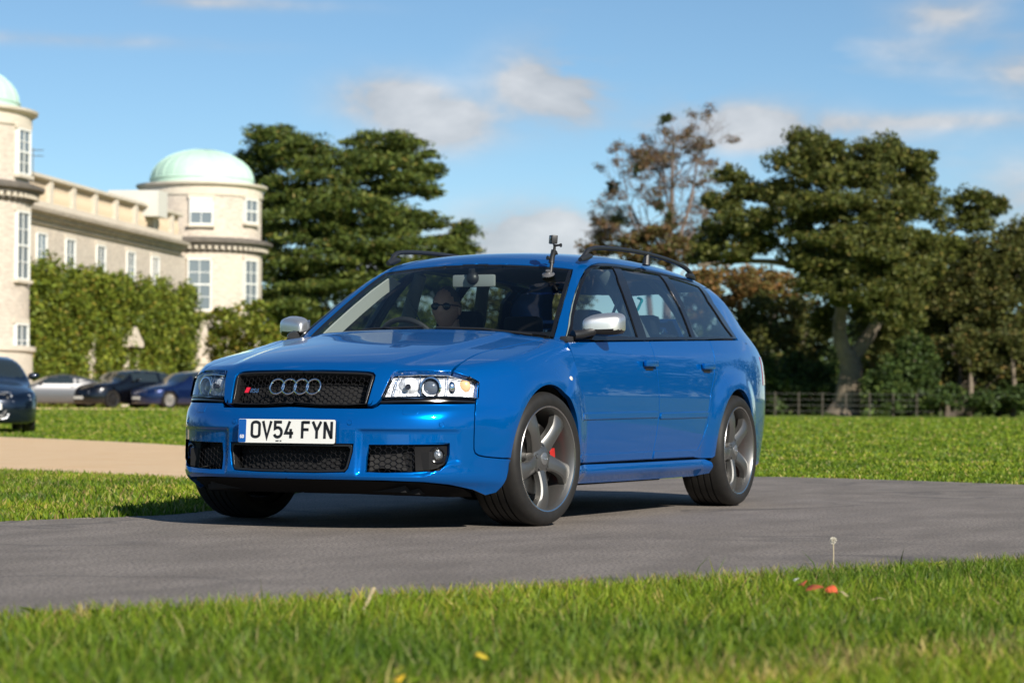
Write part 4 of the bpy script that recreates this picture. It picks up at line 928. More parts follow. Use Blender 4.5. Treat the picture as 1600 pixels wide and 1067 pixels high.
# fallen leaves, straws, seed head
def leaf_thing(name, label, px, col, size, rot, m_name, z=.045):
    p = ground_px(*px, z); L_ = size; k = 9; t = np.linspace(0,1,k); w = .36*np.sin(math.pi*t**.8)
    V = []; 
    for i in range(k):
        for u in (-1,0,1): V.append(((t[i]-.5)*L_, u*w[i]*L_, (.10*abs(u)+.10*math.sin(t[i]*3))*L_))
    F = [[i*3+j, i*3+j+1, (i+1)*3+j+1, (i+1)*3+j] for i in range(k-1) for j in (0,1)]
    o = mesh_np(name, np.array(V), F, mat(m_name, col, .6, noise=(60,.5,tuple(c*.6 for c in col))), None, True); o.location = p; o.rotation_euler = rot; sl_ = o.modifiers.new('thickness', 'SOLIDIFY'); sl_.thickness = .0008
    return tag(o, label, 'leaf')
leaf_thing('fallen_leaf', 'bright orange-red fallen leaf nearer the white fleck in the grass', (1256,914), (.75,.13,.05), .045, (.5,.1,.4), 'leaf_orange')
leaf_thing('fallen_leaf', 'darker red-brown fallen leaf between two orange ones', (1273,922), (.42,.09,.04), .055, (.3,-.2,2.0), 'leaf_red')
leaf_thing('fallen_leaf', 'bright orange-red fallen leaf touching a pale straw', (1300,924), (.78,.15,.05), .048, (.6,.2,1.2), 'leaf_orange')
leaf_thing('fallen_leaf', 'yellow leaf lying in the short grass', (752,1028), (.55,.42,.03), .036, (.5,.3,2.6), 'leaf_yellow')
leaf_thing('fallen_leaf', 'yellow and orange leaf at the bottom of the grass', (625,1064), (.85,.55,.02), .040, (.4,.2,.5), 'leaf_gold')
leaf_thing('fallen_leaf', 'small white fleck of a leaf beside orange leaves', (1244,907), (.62,.62,.55), .030, (.3,.3,.2), 'leaf_white')
def straw(label, a, b, za, zb, w):
    A, B = ground_px(*a, za), ground_px(*b, zb); o = MB().tube(catmull([A,(A*.5+B*.5)+np.array([0,0,.006]),B],4), w, 6, flat=.35).build('dry_straw', mat('straw', (.55,.43,.24), .7), None); return tag(o, label, 'straw')
straw('broad dry pale blade of straw leaning up out of the grass', (562,972), (584,918), .0, .05, .0065)
straw('short pale straw beside an orange leaf', (1308,924), (1324,931), .05, .045, .004)
straw('thin pale straw lying flat in the grass', (1362,937), (1385,937), .045, .045, .003)
sh = empty('seed_head', tuple(ground_px(1302,884,0.0))); tag(sh, 'pale round seed head on a single stem at the road edge', 'flower')
b0 = ground_px(1302,884,0.0); 
MB().tube([(0,0,0),(.003,.002,.05),(.002,.0,.088)], .0022, 6).build('stem', mat('stem_pale', (.42,.36,.24), .7), sh)
sd = MB()
for i in range(90):
    v = rng.normal(size=3); v /= np.linalg.norm(v); sd.tube([np.array([.002,0,.095]), np.array([.002,0,.095])+v*.014], [.0004,.0012], 4)
sd.build('seeds', mat('seed_fluff', (.62,.58,.48), .9), sh, smooth=False)

# ------------------------------------------------------------------ trees
def foliage(name, blobs, n, size, cols, w, parent, aspect=(1.0,.6), sub=26, subr=.34, flat=1.0, up=.3, shell=.62, m=None):
    """blobs: (centre xyz, radii along view-right / view-depth / up, weight): leaf cards gathered in sub-clumps"""
    wt = np.array([b[2] for b in blobs], float); cnt = np.maximum(1, (n*wt/wt.sum()).astype(int)); Ps = []
    for (c, r, _), k in zip(blobs, cnt):
        r = np.array(r, float); v = rng.normal(size=(sub,3)); v /= np.linalg.norm(v,axis=1)[:,None]; cen = v*(shell+(.95-shell)*rng.random((sub,1)))
        i = rng.integers(0, sub, k); off = rng.normal(size=(k,3)); off /= np.linalg.norm(off,axis=1)[:,None]; off *= (rng.random((k,1))**.45)*subr*(.6+.8*rng.random((sub,1)))[i]
        off[:,2] *= flat; q = (cen[i]+off)*r; Ps.append(np.asarray(c)+q[:,:1]*RH+q[:,1:2]*FH+q[:,2:]*np.array([0,0,1.0]))
    P = np.concatenate(Ps); n = len(P); a = rng.normal(size=(n,3)); a[:,2] *= .6; a /= np.linalg.norm(a,axis=1)[:,None]
    nn = rng.normal(size=(n,3)); nn[:,2] += up*3; b = np.cross(nn, a); b /= np.linalg.norm(b,axis=1)[:,None]+1e-9; s = (size*(.45+1.15*rng.random(n)**1.5))[:,None]
    V = np.stack([P-a*s*aspect[0]*.5, P+b*s*aspect[1]*.5, P+a*s*aspect[0]*.5, P-b*s*aspect[1]*.5],1).reshape(-1,3); F = np.arange(4*n).reshape(n,4)
    o = mesh_np(name, V, F, m or LEAFM, parent, False); k = rng.choice(len(cols), n, p=np.array(w)/sum(w)); c = np.array(cols)[k]*(1+.4*(rng.random((n,1))-.5)); set_col(o, np.repeat(c, 4, axis=0)); return o
BARK = mat('bark', (.13,.10,.075), .9, noise=(3,.9,(.06,.048,.038)), bump=(6,.6)); BARKL = mat('bark_sunlit_tint', (.27,.215,.155), .9, noise=(1.0,.95,(.10,.08,.06)), bump=(5,.7))  # second bark is a paler copy, sunlight put into its colour
def pxz(px, py, dep): v = ray_px(px, py); return CAM+v*dep
def limb(mb, pts, r0, r1, n=9): mb.tube(catmull(np.array(pts),5), np.linspace(r0,r1,(len(pts)-1)*5+1), n)
def blobs_px(lst, dep, kd=1.0):
    """(px, py, half-width px, half-height px, depth offset m[, weight])"""
    out = []
    for b in lst:
        d = dep+b[4]; s = d/FPX; rx, rz = b[2]*s, b[3]*s; out.append((pxz(b[0], b[1], d), (rx, max(rx,rz)*kd, rz), (b[5] if len(b) > 5 else 1.0)*b[2]*b[3])); 
    return out
def gz(dep, lat=0): return float(land(np.array([lat]), np.array([dep]))[0])
# cedar-like pine behind the round tower
dC = 168.0; T = empty('pine_tree', tuple(PXD(560, dC, 0))); tag(T, 'large dark green pine with layered flat boughs behind the domed tower', 'tree'); T0 = np.array(T.location)
def build_at(mb, name, m, parent, **k):
    o = mb.build(name, m, parent, **k); return o
def local(P, root): return np.asarray(P)-np.array(root.location)
tb = MB(); limb(tb, [local(PXD(560,dC,0),T), local(pxz(556,540,dC),T), local(pxz(548,400,dC),T), local(pxz(540,260,dC),T)], .75, .25)
pads = [(425,222,52,26,0),(400,262,48,30,2),(470,240,60,30,-2),(590,222,60,20,0),(640,238,50,22,1),(560,255,70,26,-3),(655,268,42,20,0),(620,290,60,24,-2),(500,290,80,32,-4),(420,310,60,34,-1),(670,300,24,14,1),(555,330,80,30,-5),(470,350,80,34,-5),(400,370,46,40,-1),(620,345,52,24,-2),(665,345,36,16,0),(590,385,80,32,-5),(510,405,80,34,-6),(430,420,60,36,-4),(680,385,46,22,-1),(725,362,26,18,0),(712,392,34,16,0),(640,420,70,30,-4),(560,450,90,34,-6),(470,470,80,36,-6),(410,480,50,36,-3),(520,520,90,40,-5),(440,540,60,40,-3),(600,500,80,40,-4),(690,440,50,30,-2)]
for (a, b, c, d, e) in pads[::2]: limb(tb, [local(pxz(550,b+22,dC),T), local(pxz((550+a)/2,b+14,dC+e*.5),T), local(pxz(a,b,dC+e),T)], .18, .05, 6)
build_at(tb, 'trunk', BARK, T)
PINE = [(.085,.122,.024),(.115,.150,.029),(.155,.178,.034),(.052,.078,.020),(.22,.18,.042)]
o = foliage('crown', [((c[0]-T0[0],c[1]-T0[1],c[2]-T0[2]),r,w) for c,r,w in blobs_px(pads, dC, 1.1)], 190000, .25, PINE, (4,4,2.5,3,.5), T, (1.5,.5), sub=44, subr=.42, flat=.6, up=.6, shell=.45)
# oak on the right
dO = 150.0; T = empty('oak_tree', tuple(PXD(1322, dO, 0))); tag(T, 'broad oak with a pale sunlit trunk standing at the lawn edge', 'tree'); T0 = np.array(T.location)
tb = MB(); L_ = lambda px, py, d=0: local(pxz(px,py,dO+d),T)
limb(tb, [L_(1322,645),L_(1326,610),L_(1330,575),L_(1322,550)], .92, .62, 12); tb.tube([L_(1318,650),L_(1322,632)], [1.25,.85], 12)
limb(tb, [L_(1324,560),L_(1312,520),L_(1318,470),L_(1330,420,-1),L_(1318,340),L_(1300,270)], .55, .14); limb(tb, [L_(1328,565),L_(1360,520),L_(1385,470),L_(1400,400),L_(1395,310)], .48, .12)
limb(tb, [L_(1322,490),L_(1290,445),L_(1240,415),L_(1170,408,-1),L_(1090,415,-2)], .34, .10); limb(tb, [L_(1245,418),L_(1225,390),L_(1190,350)], .2, .07); limb(tb, [L_(1392,450),L_(1440,405),L_(1505,350)], .15, .06); limb(tb, [L_(1310,430),L_(1270,360),L_(1240,260)], .25, .07)
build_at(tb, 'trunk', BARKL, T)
OAK = [(.075,.092,.019),(.105,.118,.024),(.140,.140,.030),(.045,.060,.015),(.20,.155,.04)]
ob = [(1265,225,44,26,0),(1290,240,40,24,-2),(1330,250,22,16,0),(1250,258,48,26,-2),(1300,275,50,24,-3),(1375,235,48,22,0),(1410,255,44,26,-1),(1360,275,46,24,-3),(1430,285,40,30,0),(1452,245,14,9,0,.7),(1225,300,44,24,-1),(1180,300,40,18,0),(1140,275,30,16,1),(1125,320,36,22,0),(1165,345,46,24,-2),(1110,372,30,26,0),(1140,395,34,18,-2),(1270,320,56,28,-4),(1330,330,60,30,-5),(1390,325,56,30,-4),(1450,320,34,26,-1),(1225,350,40,24,-3),(1300,375,60,28,-5),(1370,375,56,28,-5),(1515,315,34,20,0),(1550,325,26,18,1),(1520,345,36,18,0),(1480,350,20,12,0,.6),(1425,375,40,20,-3),(1330,420,50,24,-5),(1390,430,50,30,-5),(1290,480,24,18,3,.5),(1355,490,36,22,3,.7),(1100,400,26,20,-1),(1180,378,36,20,-2),(1240,395,30,18,-2,.7),(1430,420,46,30,-3),(1470,385,36,22,-1),(1290,440,46,26,-5),(1345,455,50,28,-6),(1400,480,50,30,-5),(1290,500,30,22,4),(1385,520,40,22,4),(1270,410,40,22,-5),(1355,395,60,26,-6)]
foliage('crown', [((c[0]-T0[0],c[1]-T0[1],c[2]-T0[2]),r,w) for c,r,w in blobs_px(ob, dO, 1.0)], 190000, .225, OAK, (4,4,2.5,3,.5), T, (1.0,.62), sub=34, subr=.40, shell=.5)
# half-bare brown tree with mistletoe
dB = 172.0; T = empty('bare_tree', tuple(PXD(1040, dB, 0))); tag(T, 'half bare reddish brown tree carrying dark mistletoe balls', 'tree'); T0 = np.array(T.location)
tb = MB(); L_ = lambda px, py, d=0: local(pxz(px,py,dB+d),T); tw = []
limb(tb, [L_(1040,650),L_(1042,500),L_(1046,400),L_(1050,300),L_(1052,205)], .42, .07); limb(tb, [L_(1030,640),L_(1015,480),L_(1005,380),L_(985,320)], .3, .07); limb(tb, [L_(1044,420),L_(1075,330),L_(1090,250)], .2, .05)
R_ = np.random.default_rng(3)
def twig(p, d, L0, r, depth):
    q = p+d*L0; m_ = (p+q)/2+R_.normal(size=3)*L0*.07; tb.tube([p,m_,q], [r,r*.85,r*.6], 4, cap=False)
    if depth == 0: tw.append(q); return
    for _ in range(R_.integers(3,5)):
        e = d+R_.normal(size=3)*.55; e[2] += .06; e /= np.linalg.norm(e); twig(p+(q-p)*(.45+.55*R_.random()), e, L0*(.55+.25*R_.random()), r*.55, depth-1)
for (sx, sy, ex, ey) in ((1044,430,975,330),(1046,400,955,300),(1046,380,1010,240),(1048,340,1020,215),(1050,300,1060,195),(1050,330,1090,215),(1048,360,1115,250),(1046,420,1130,300),(1044,440,1100,330),(1010,420,945,350),(1008,400,930,330),(1006,390,960,270),(1015,460,930,390),(1044,460,1120,360),(1050,280,1085,230),(1050,300,1020,250)):
    a, b = L_(sx,sy), L_(ex,ey,R_.normal()*4); d = b-a; Ln = np.linalg.norm(d); twig(a, d/Ln, Ln*.56, .085, 3)
build_at(tb, 'trunk', mat('bark_grey', (.17,.13,.11), .9), T, smooth=False)
tw = np.array(tw); bb = [(tuple(t), (.45,.45,.3), 1.0) for t in tw[R_.random(len(tw)) < .24]]
foliage('crown', bb, 26000, .16, [(.17,.095,.05),(.21,.135,.065),(.125,.08,.045),(.13,.125,.045)], (4,3,3,2), T, (1.2,.5), sub=6, subr=.9)
lowb = [(940,385,36,16,0),(1000,395,40,22,-2),(1030,375,30,24,-3),(985,372,22,14,-2),(1060,395,36,24,-2)]
foliage('lower_foliage', [((c[0]-T0[0],c[1]-T0[1],c[2]-T0[2]),r,w) for c,r,w in blobs_px(lowb, dB)], 7000, .26, [(.17,.10,.045),(.12,.10,.03),(.09,.095,.025)], (3,3,2), T, (1.1,.6), subr=.42)
for (a, b, r) in ((995,265,11),(958,292,12),(972,338,16),(998,368,12),(1038,185,10),(1030,320,10),(1048,345,12),(960,345,12)):
    c = L_(a,b,-.5); rr = r*dB/FPX; foliage('mistletoe', [(tuple(c), (rr,rr,rr), 1)], 420, .26, [(.045,.060,.018),(.06,.075,.02)], (1,1), T, (1.2,.4), sub=14, subr=.5, shell=.4)
# woodland edge and undergrowth: separate trees and bushes
def bush(name, label, dep, blobs, n, cols, w, size=.30, trunk=None, group=None, cat='tree', subr=.38):
    b0 = blobs[0]; T = empty(name, tuple(PXD(b0[0], dep, 0))); tag(T, label, cat, group); T0 = np.array(T.location)
    tbm = MB(); base = local(PXD(b0[0],dep,0),T)
    for b in blobs[:4]: limb(tbm, [base, local(pxz((b0[0]+b[0])/2,(b[1]+640)/2,dep),T), local(pxz(b[0],b[1],dep+b[4]),T)], trunk or .22, .05, 7)
    build_at(tbm, 'trunk', BARK, T)
    foliage('crown', [((c[0]-T0[0],c[1]-T0[1],c[2]-T0[2]),r,wt) for c,r,wt in blobs_px(blobs, dep)], n, size, cols, w, T, (1.0,.65), subr=subr); return T
OLIVE = [(.075,.086,.021),(.100,.108,.026),(.135,.128,.032),(.048,.058,.016),(.20,.145,.045)]; OW = (4,3,2,3,.6)
RUST = [(.22,.12,.04),(.16,.115,.035),(.11,.105,.03),(.26,.13,.04)]
DKG = [(.050,.085,.022),(.070,.110,.026),(.035,.058,.018),(.10,.135,.03)]
bush('woodland_tree', 'rust tinted low tree behind the car tailgate', 166, [(1130,455,60,36,0),(1180,445,50,30,1),(1090,470,40,40,0),(1230,460,46,30,2)], 12000, RUST, (4,3,3,1))
bush('woodland_tree', 'olive green tree filling the gap left of the pale oak trunk', 163, [(1215,500,60,44,0),(1160,520,50,44,1),(1260,520,44,40,2),(1200,560,60,44,-1),(1140,580,50,50,0),(1250,590,44,50,1),(1190,615,60,36,-2)], 20000, OLIVE, OW)
bush('woodland_tree', 'broad olive tree directly right of the oak trunk', 160, [(1420,450,60,44,0),(1470,410,56,40,1),(1380,500,50,40,0),(1440,520,60,50,-1),(1490,480,50,50,0),(1400,570,60,40,-1)], 22000, OLIVE, OW)
bush('woodland_tree', 'tall olive tree at the right end of the wood', 158, [(1560,400,60,44,0),(1620,390,60,50,0),(1530,450,60,50,-1),(1590,480,60,60,-1),(1640,470,50,60,0),(1545,540,60,50,-1),(1610,560,60,50,-1)], 24000, OLIVE, OW)
bush('evergreen_bush', 'dense dark green bush beside the pale oak trunk', 148, [(1400,590,46,40,0),(1430,560,40,36,1),(1375,610,30,30,-1),(1440,610,36,34,0),(1410,625,50,22,-1)], 16000, DKG, (3,3,3,1.5), .24, cat='bush')
bush('woodland_tree', 'shadowed low tree with yellowing leaves over two thin trunks', 150, [(1500,560,50,34,0),(1545,550,46,34,0),(1590,560,50,40,0),(1475,600,30,34,1),(1520,590,40,26,1),(1640,580,50,50,0)], 16000, OLIVE+[(.26,.17,.05)], (3,3,2,3,.6,.7), .26)
bush('undergrowth_bush', 'dark undergrowth at the foot of the wood beside the tailgate', 152, [(1215,610,44,36,0),(1175,600,44,48,1),(1262,618,46,30,0),(1292,604,26,40,2),(1240,590,40,40,2)], 18000, DKG, (3,2,4,1), .25, cat='bush')
bush('undergrowth_bush', 'dark undergrowth under the thin trunks at the wood edge', 157, [(1500,614,60,30,0),(1570,612,60,32,0),(1630,610,60,36,0),(1455,616,40,30,1),(1540,590,60,40,2),(1600,585,60,44,2)], 20000, DKG, (3,2,4,1), .25, cat='bush')
for k, (a, top) in enumerate(((1515,540),(1583,545))):
    P = PXD(a,149,0); T = tag(empty('young_tree', tuple(P)), ('slim sunlit trunk nearer the pale oak under the wood edge', 'slim sunlit trunk farther from the pale oak under the wood edge')[k], 'tree', 'slim trunks at the wood edge')
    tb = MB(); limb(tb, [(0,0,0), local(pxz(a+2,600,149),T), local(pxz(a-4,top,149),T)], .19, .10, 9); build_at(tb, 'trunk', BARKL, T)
    cc = local(pxz(a-3,top-12,149),T); foliage('crown', [(tuple(cc),(1.6,1.6,1.0),1)], 1500, .26, OLIVE, OW, T)
# background belt far behind, where the picture shows only dark wood between the trunks
wb = []
for px in range(1060,1720,26): wb.append((px, 560+rng.integers(-14,14), 34, 66, rng.integers(-4,5)))
for px in range(1060,1720,30): wb.append((px, 618, 34, 34, rng.integers(-6,1)))
for px in range(395,760,30): wb.append((px, 575, 36, 60, 4))
T = empty('far_wood', tuple(PXD(1300,186,0))); T0 = np.array(T.location)
o = foliage('far_wood_mass', [((c[0],c[1],c[2]),r,w) for c,r,w in blobs_px(wb, 186)], 56000, .46, DKG+OLIVE[:2], (3,2,4,1,1,1), None, (1.0,.7), subr=.45); bpy.data.objects.remove(T)
o.name = 'far_wood'; tag(o, 'dark mass of far woodland closing the view behind the trees', 'woodland', kind='stuff')
bush('woodland_tree', 'low green tree far off behind the car, seen through its windows', 170, [(790,455,50,30,0),(840,470,50,36,0),(760,500,50,44,0),(820,520,60,50,0),(880,480,44,36,0),(900,540,50,60,0)], 13000, OLIVE, OW, .34)
bush('woodland_tree', 'olive tree bridging the oak crown and the right end of the wood', 156, [(1500,420,50,36,0),(1545,395,44,30,0),(1590,430,50,40,0),(1480,470,44,40,0),(1540,470,50,44,-1),(1610,380,40,40,1),(1440,480,40,40,1)], 26000, OLIVE, OW, .24)
bush('undergrowth_bush', 'dark low bush in front of the slim trunks at the lawn edge', 147, [(1480,622,36,20,0),(1545,624,40,18,0),(1605,622,44,22,0),(1640,612,40,30,0)], 12000, DKG, (3,2,4,1), .22, cat='bush')
# wire fence along the wood
fe = empty('wire_fence', tuple(PXD(1180,143,0))); tag(fe, 'low post and wire fence in front of the oak trunk and wood', 'fence'); f0 = np.array(fe.location)
PM = mat('fence_post', (.10,.085,.07), .9); posts = [PXD(px,143+(.012*(px-1180)),0) for px in np.linspace(1175,1470,9)]
for p in posts: MB().box(local(p,fe)+np.array([0,0,.72]), (.06,.06,1.45)).build('post', PM, fe)
for z in (.3,.65,1.0,1.35): MB().tube([local(p,fe)+np.array([0,0,z]) for p in posts], .008, 5).build('wire', mat('fence_wire', (.22,.22,.21), .5, .8), fe)

belt_ = []
for a in list(np.arange(24,170,4.0))+list(np.arange(-168,-24,4.0)):
    rr_ = 115+30*math.sin(a*1.7)+12*rng.random(); ar = math.radians(a); hgt = 9+5*rng.random()
    if abs(((a-200) % 360)) < 26: rr_ += 40
    p_ = LD(math.sin(ar)*rr_, math.cos(ar)*rr_, hgt*.5); belt_.append((tuple(p_), (6.5,6.5,hgt*.55), 1.0))
o = foliage('surrounding_wood', belt_, 150000, .85, DKG+OLIVE[:2], (3,2,3,1,1,1), None, (1.0,.75), sub=20, subr=.60); tag(o, 'woodland ringing the park beyond both ends of the road', 'woodland', kind='stuff')
# ------------------------------------------------------------------ the mansion
def stone_mat(name, c1, c2, c3):
    if name in MATS: return MATS[name]
    m = bpy.data.materials.new(name); m.use_nodes = True; nt = m.node_tree; b = nt.nodes['Principled BSDF']; b.inputs['Roughness'].default_value = .9; b.inputs['Specular IOR Level'].default_value = .2
    tc = nt.nodes.new('ShaderNodeTexCoord'); mp = nt.nodes.new('ShaderNodeMapping'); mp.inputs['Scale'].default_value = (1,1,4.5); nt.links.new(tc.outputs['Object'], mp.inputs[0])
    def nz(s, d, src): 
        n = nt.nodes.new('ShaderNodeTexNoise'); n.inputs['Scale'].default_value = s; n.inputs['Detail'].default_value = d; n.inputs['Roughness'].default_value = .7; nt.links.new(src, n.inputs[0]); return n.outputs[0]
    def rr(s, a, c, hi=1.0):
        r = nt.nodes.new('ShaderNodeMapRange'); r.inputs[1].default_value = a; r.inputs[2].default_value = c; r.inputs[4].default_value = hi; nt.links.new(s, r.inputs[0]); return r.outputs[0]
    x = nt.nodes.new('ShaderNodeMixRGB'); x.inputs[1].default_value = (*c1,1); x.inputs[2].default_value = (*c2,1); nt.links.new(rr(nz(3.2,6,mp.outputs[0]),.40,.62), x.inputs[0])
    y = nt.nodes.new('ShaderNodeMixRGB'); y.inputs[2].default_value = (*c3,1); nt.links.new(x.outputs[0], y.inputs[1]); nt.links.new(rr(nz(.45,4,tc.outputs['Object']),.50,.75,.7), y.inputs[0]); nt.links.new(y.outputs[0], b.inputs['Base Color'])
    bp = nt.nodes.new('ShaderNodeBump'); bp.inputs['Strength'].default_value = .6; bp.inputs['Distance'].default_value = .04; nt.links.new(nz(7,4,mp.outputs[0]), bp.inputs['Height']); nt.links.new(bp.outputs[0], b.inputs['Normal']); MATS[name] = m; return m
FLINT = stone_mat('flint_wall', (.66,.58,.49), (.46,.395,.33), (.70,.59,.47)); STONE = stone_mat('pale_stone', (.68,.61,.51), (.60,.53,.43), (.52,.45,.36)); DARKSTONE = stone_mat('dark_cornice', (.20,.175,.15), (.11,.10,.09), (.30,.26,.21))  # the last one, for tower cornices, is much darker than the walls
COPPER = mat('green_copper', (.42,.62,.50), .6, 0, 0, noise=(.9,.9,(.52,.70,.59))); LEAD = mat('lead_roof', (.22,.23,.24), .6, noise=(.8,.8,(.15,.155,.165)))
WHITEP = mat('white_paint', (.78,.78,.74), .5); PANE = mat('window_pane', (.16,.19,.21), .08, 0, .6); BLIND = mat('white_blind', (.74,.75,.73), .8)
HZ = .30
house = empty('mansion', tuple(LD(-18.5,110,HZ))); tag(house, 'pale stone mansion with round corner towers and green copper domes', 'mansion'); H0 = np.array(house.location)
hl_ = lambda P: np.asarray(P, float)-H0
def rings(name, c, prof_, m, parent, n=72): return MB().lathe([(r, z) for r, z in prof_], n, 'z', c).build(name, m, parent, sharp=30)
def window(parent, base, right, out, w, h, cols, rows, blind=False):
    """sash window: stone surround, painted frame and bars, single panes"""
    r, o_, u = np.asarray(right,float), np.asarray(out,float), np.array([0,0,1.0]); b = np.asarray(base,float); fr = (b, r, u, o_)
    f = MB(); t = .07
    f.prism([(-w/2-t,-t),(w/2+t,-t),(w/2+t,0),(-w/2-t,0)], -.1, .08, fr).prism([(-w/2-t,h),(w/2+t,h),(w/2+t,h+t),(-w/2-t,h+t)], -.1, .08, fr)
    f.prism([(-w/2-t,0),(-w/2,0),(-w/2,h),(-w/2-t,h)], -.1, .08, fr).prism([(w/2,0),(w/2+t,0),(w/2+t,h),(w/2,h)], -.1, .08, fr)
    f.prism([(-w/2,h/2-.04),(w/2,h/2-.04),(w/2,h/2+.04),(-w/2,h/2+.04)], -.08, .06, fr)
    for i in range(1, cols): x = -w/2+w*i/cols; f.prism([(x-.018,0),(x+.018,0),(x+.018,h),(x-.018,h)], -.06, .045, fr)
    for j in range(1, rows):
        if j*2 == rows: continue
        z = h*j/rows; f.prism([(-w/2,z-.018),(w/2,z-.018),(w/2,z+.018),(-w/2,z+.018)], -.06, .045, fr)
    win = f.build('window', WHITEP, parent, smooth=False)
    for i in range(cols):
        for j in range(rows):
            x0, x1, z0, z1 = -w/2+w*i/cols, -w/2+w*(i+1)/cols, h*j/rows, h*(j+1)/rows
            MB().prism([(x0+.01,z0+.01),(x1-.01,z0+.01),(x1-.01,z1-.01),(x0+.01,z1-.01)], -.06, .015+.004*((i+j)%2), fr).build('pane', BLIND if (blind and j >= rows/2) else PANE, win, smooth=False)
    MB().prism([(-w/2-.18,-.20),(w/2+.18,-.20),(w/2+.18,-t),(-w/2-.18,-t)], -.1, .16, fr).build('window_sill', STONE, win, smooth=False)
    MB().prism([(-w/2-.16,h+t),(w/2+.16,h+t),(w/2+.16,h+.26),(-w/2-.16,h+.26)], -.1, .05, fr).build('window_lintel', STONE, win, smooth=False)
    return win
def tower(px, dep, lat=None, wins=()):
    lat = (px-800)/FPX*dep if lat is None else lat; c = hl_(LD(lat, dep, HZ)); R = 3.28
    rings('tower_wall', c, [(R+.12,-.4),(R+.12,2.3),(R,2.36),(R,8.35),(R-.03,8.9),(R-.05,9.2),(R-.05,11.35),(R-.05,11.9)], FLINT, house)
    rings('tower_plinth', c, [(R+.16,-.4),(R+.16,2.25),(R+.28,2.28),(R+.28,2.45),(R+.02,2.5)], STONE, house)
    rings('tower_cornice', c, [(R,8.22),(R+.14,8.30),(R+.16,8.45),(R+.34,8.55),(R+.36,8.66),(R+.56,8.74),(R+.58,8.88),(R+.30,8.98),(R-.02,9.05)], DARKSTONE, house)
    dn = 64
    for k in range(dn):
        a = 2*math.pi*k/dn; d = np.array([math.cos(a),math.sin(a),0])
        if d@FH > .35: continue
        MB().box(c+d*(R+.26)+np.array([0,0,8.47]), (.16,.16,.15), np.array([[d[0],-d[1],0],[d[1],d[0],0],[0,0,1]])).build('cornice_dentil', STONE, house, smooth=False)
    rings('tower_frieze', c, [(R-.02,11.25),(R+.03,11.3),(R+.03,11.72),(R-.02,11.76)], STONE, house)
    rings('tower_top_cornice', c, [(R-.04,11.70),(R+.10,11.76),(R+.26,11.86),(R+.28,11.97),(R-.1,12.02),(R-.5,12.03)], STONE, house)
    dome = rings('tower_dome', c, [(2.80,11.98),(2.80,12.30)]+[(2.79*math.cos(t),12.32+1.66*math.sin(t)) for t in np.linspace(0,math.pi/2-.001,20)], COPPER, house)
    rings('dome_band', c, [(2.81,12.26),(2.845,12.29),(2.845,12.35),(2.78,12.38)], COPPER, dome)
    for k in range(24):
        a = 2*math.pi*k/24; MB().tube([c+np.array([2.795*math.cos(t)*math.cos(a),2.795*math.cos(t)*math.sin(a),12.32+1.665*math.sin(t)]) for t in np.linspace(0,1.5,10)], .022, 4).build('dome_seam', COPPER, dome)
    for (ang, z, w, h, cols, rows, bl) in wins:
        a = math.radians(ang); out = -FH*math.cos(a)+RH*math.sin(a); right = RH*math.cos(a)+FH*math.sin(a); window(house, c+out*(R-.01)+np.array([0,0,z]), right, out, w, h, cols, rows, bl)
    return c
tower(313, 128.5, wins=[(7,9.75,1.10,1.25,2,2,True),(61,9.95,1.0,1.15,2,2,False),(6,5.20,1.12,2.60,2,4,False),(61,5.4,1.05,2.45,2,4,False)])
tower(0, 95.5, lat=-22.85, wins=[(77,9.4,1.0,1.7,2,4,False),(77,5.2,1.05,2.6,2,4,False),(77,.9,1.05,2.4,2,4,False)])
# the wing between the towers
A = LD(-20.9,101.5,HZ); B = LD(-17.4,124.5,HZ); wd = (B-A)/np.linalg.norm(B-A); wo = np.array([wd[1],-wd[0],0]); wo = wo if wo@RH > 0 else -wo; WL = np.linalg.norm(B-A)
def wing(name, poly, a0, a1, m, parent=None): # poly in (out, up), swept along the wall
    return MB().prism(poly, a0, a1, (hl_(A), wo, (0,0,1), wd)).build(name, m, parent or house, smooth=False)
wing('wing_wall', [(0,-.4),(0,8.0),(-9,8.0),(-9,-.4)], -3.5, WL+2, FLINT)
wing('wing_cornice', [(.0,7.95),(.14,8.0),(.16,8.16),(.34,8.24),(.36,8.36),(.60,8.46),(.62,8.62),(.25,8.72),(-.3,8.74),(-.3,7.95)], -3.5, WL-.6, stone_mat('cornice_stone', (.46,.40,.33), (.30,.26,.21), (.54,.47,.38)))
wing('wing_blocking_course', [(.02,8.70),(.10,8.72),(.10,9.0),(.02,9.02),(-.4,9.02),(-.4,8.70)], -3.5, WL-.4, STONE)
wing('parapet_coping', [(.12,9.98),(.16,10.02),(.16,10.16),(-.45,10.2),(-.45,9.98)], -3.5, WL-.4, STONE)
k = 0
for t in np.arange(-3.2, WL-.6, .34):                        # balusters and piers of the parapet
    if int(round((t+3.2)/.34)) % 9 == 0: MB().box(hl_(A)+wd*t+wo*-.14+np.array([0,0,9.50]), (.44,.44,.98), np.stack([wd,wo,[0,0,1]],1)).build('parapet_pier', STONE, house, smooth=False)
    else: MB().lathe([(.07,9.02),(.07,9.10),(.11,9.24),(.12,9.38),(.06,9.62),(.055,9.80),(.09,9.88),(.09,9.98)], 10, 'z', hl_(A)+wd*t+wo*-.14).build('baluster', mat('ochre_stone', (.56,.45,.32), .9), house)
wing('wing_roof', [(-.9,9.1),(-1.0,9.9),(-4.2,11.2),(-9,11.2),(-9,9.1)], -3.5, WL+1.5, LEAD)
def wall_t(px): k_ = (px-800)/FPX; a, b = (A-C0)@RH, (A-C0)@FH; da, db = wd@RH, wd@FH; return (k_*b-a)/(da-k_*db)
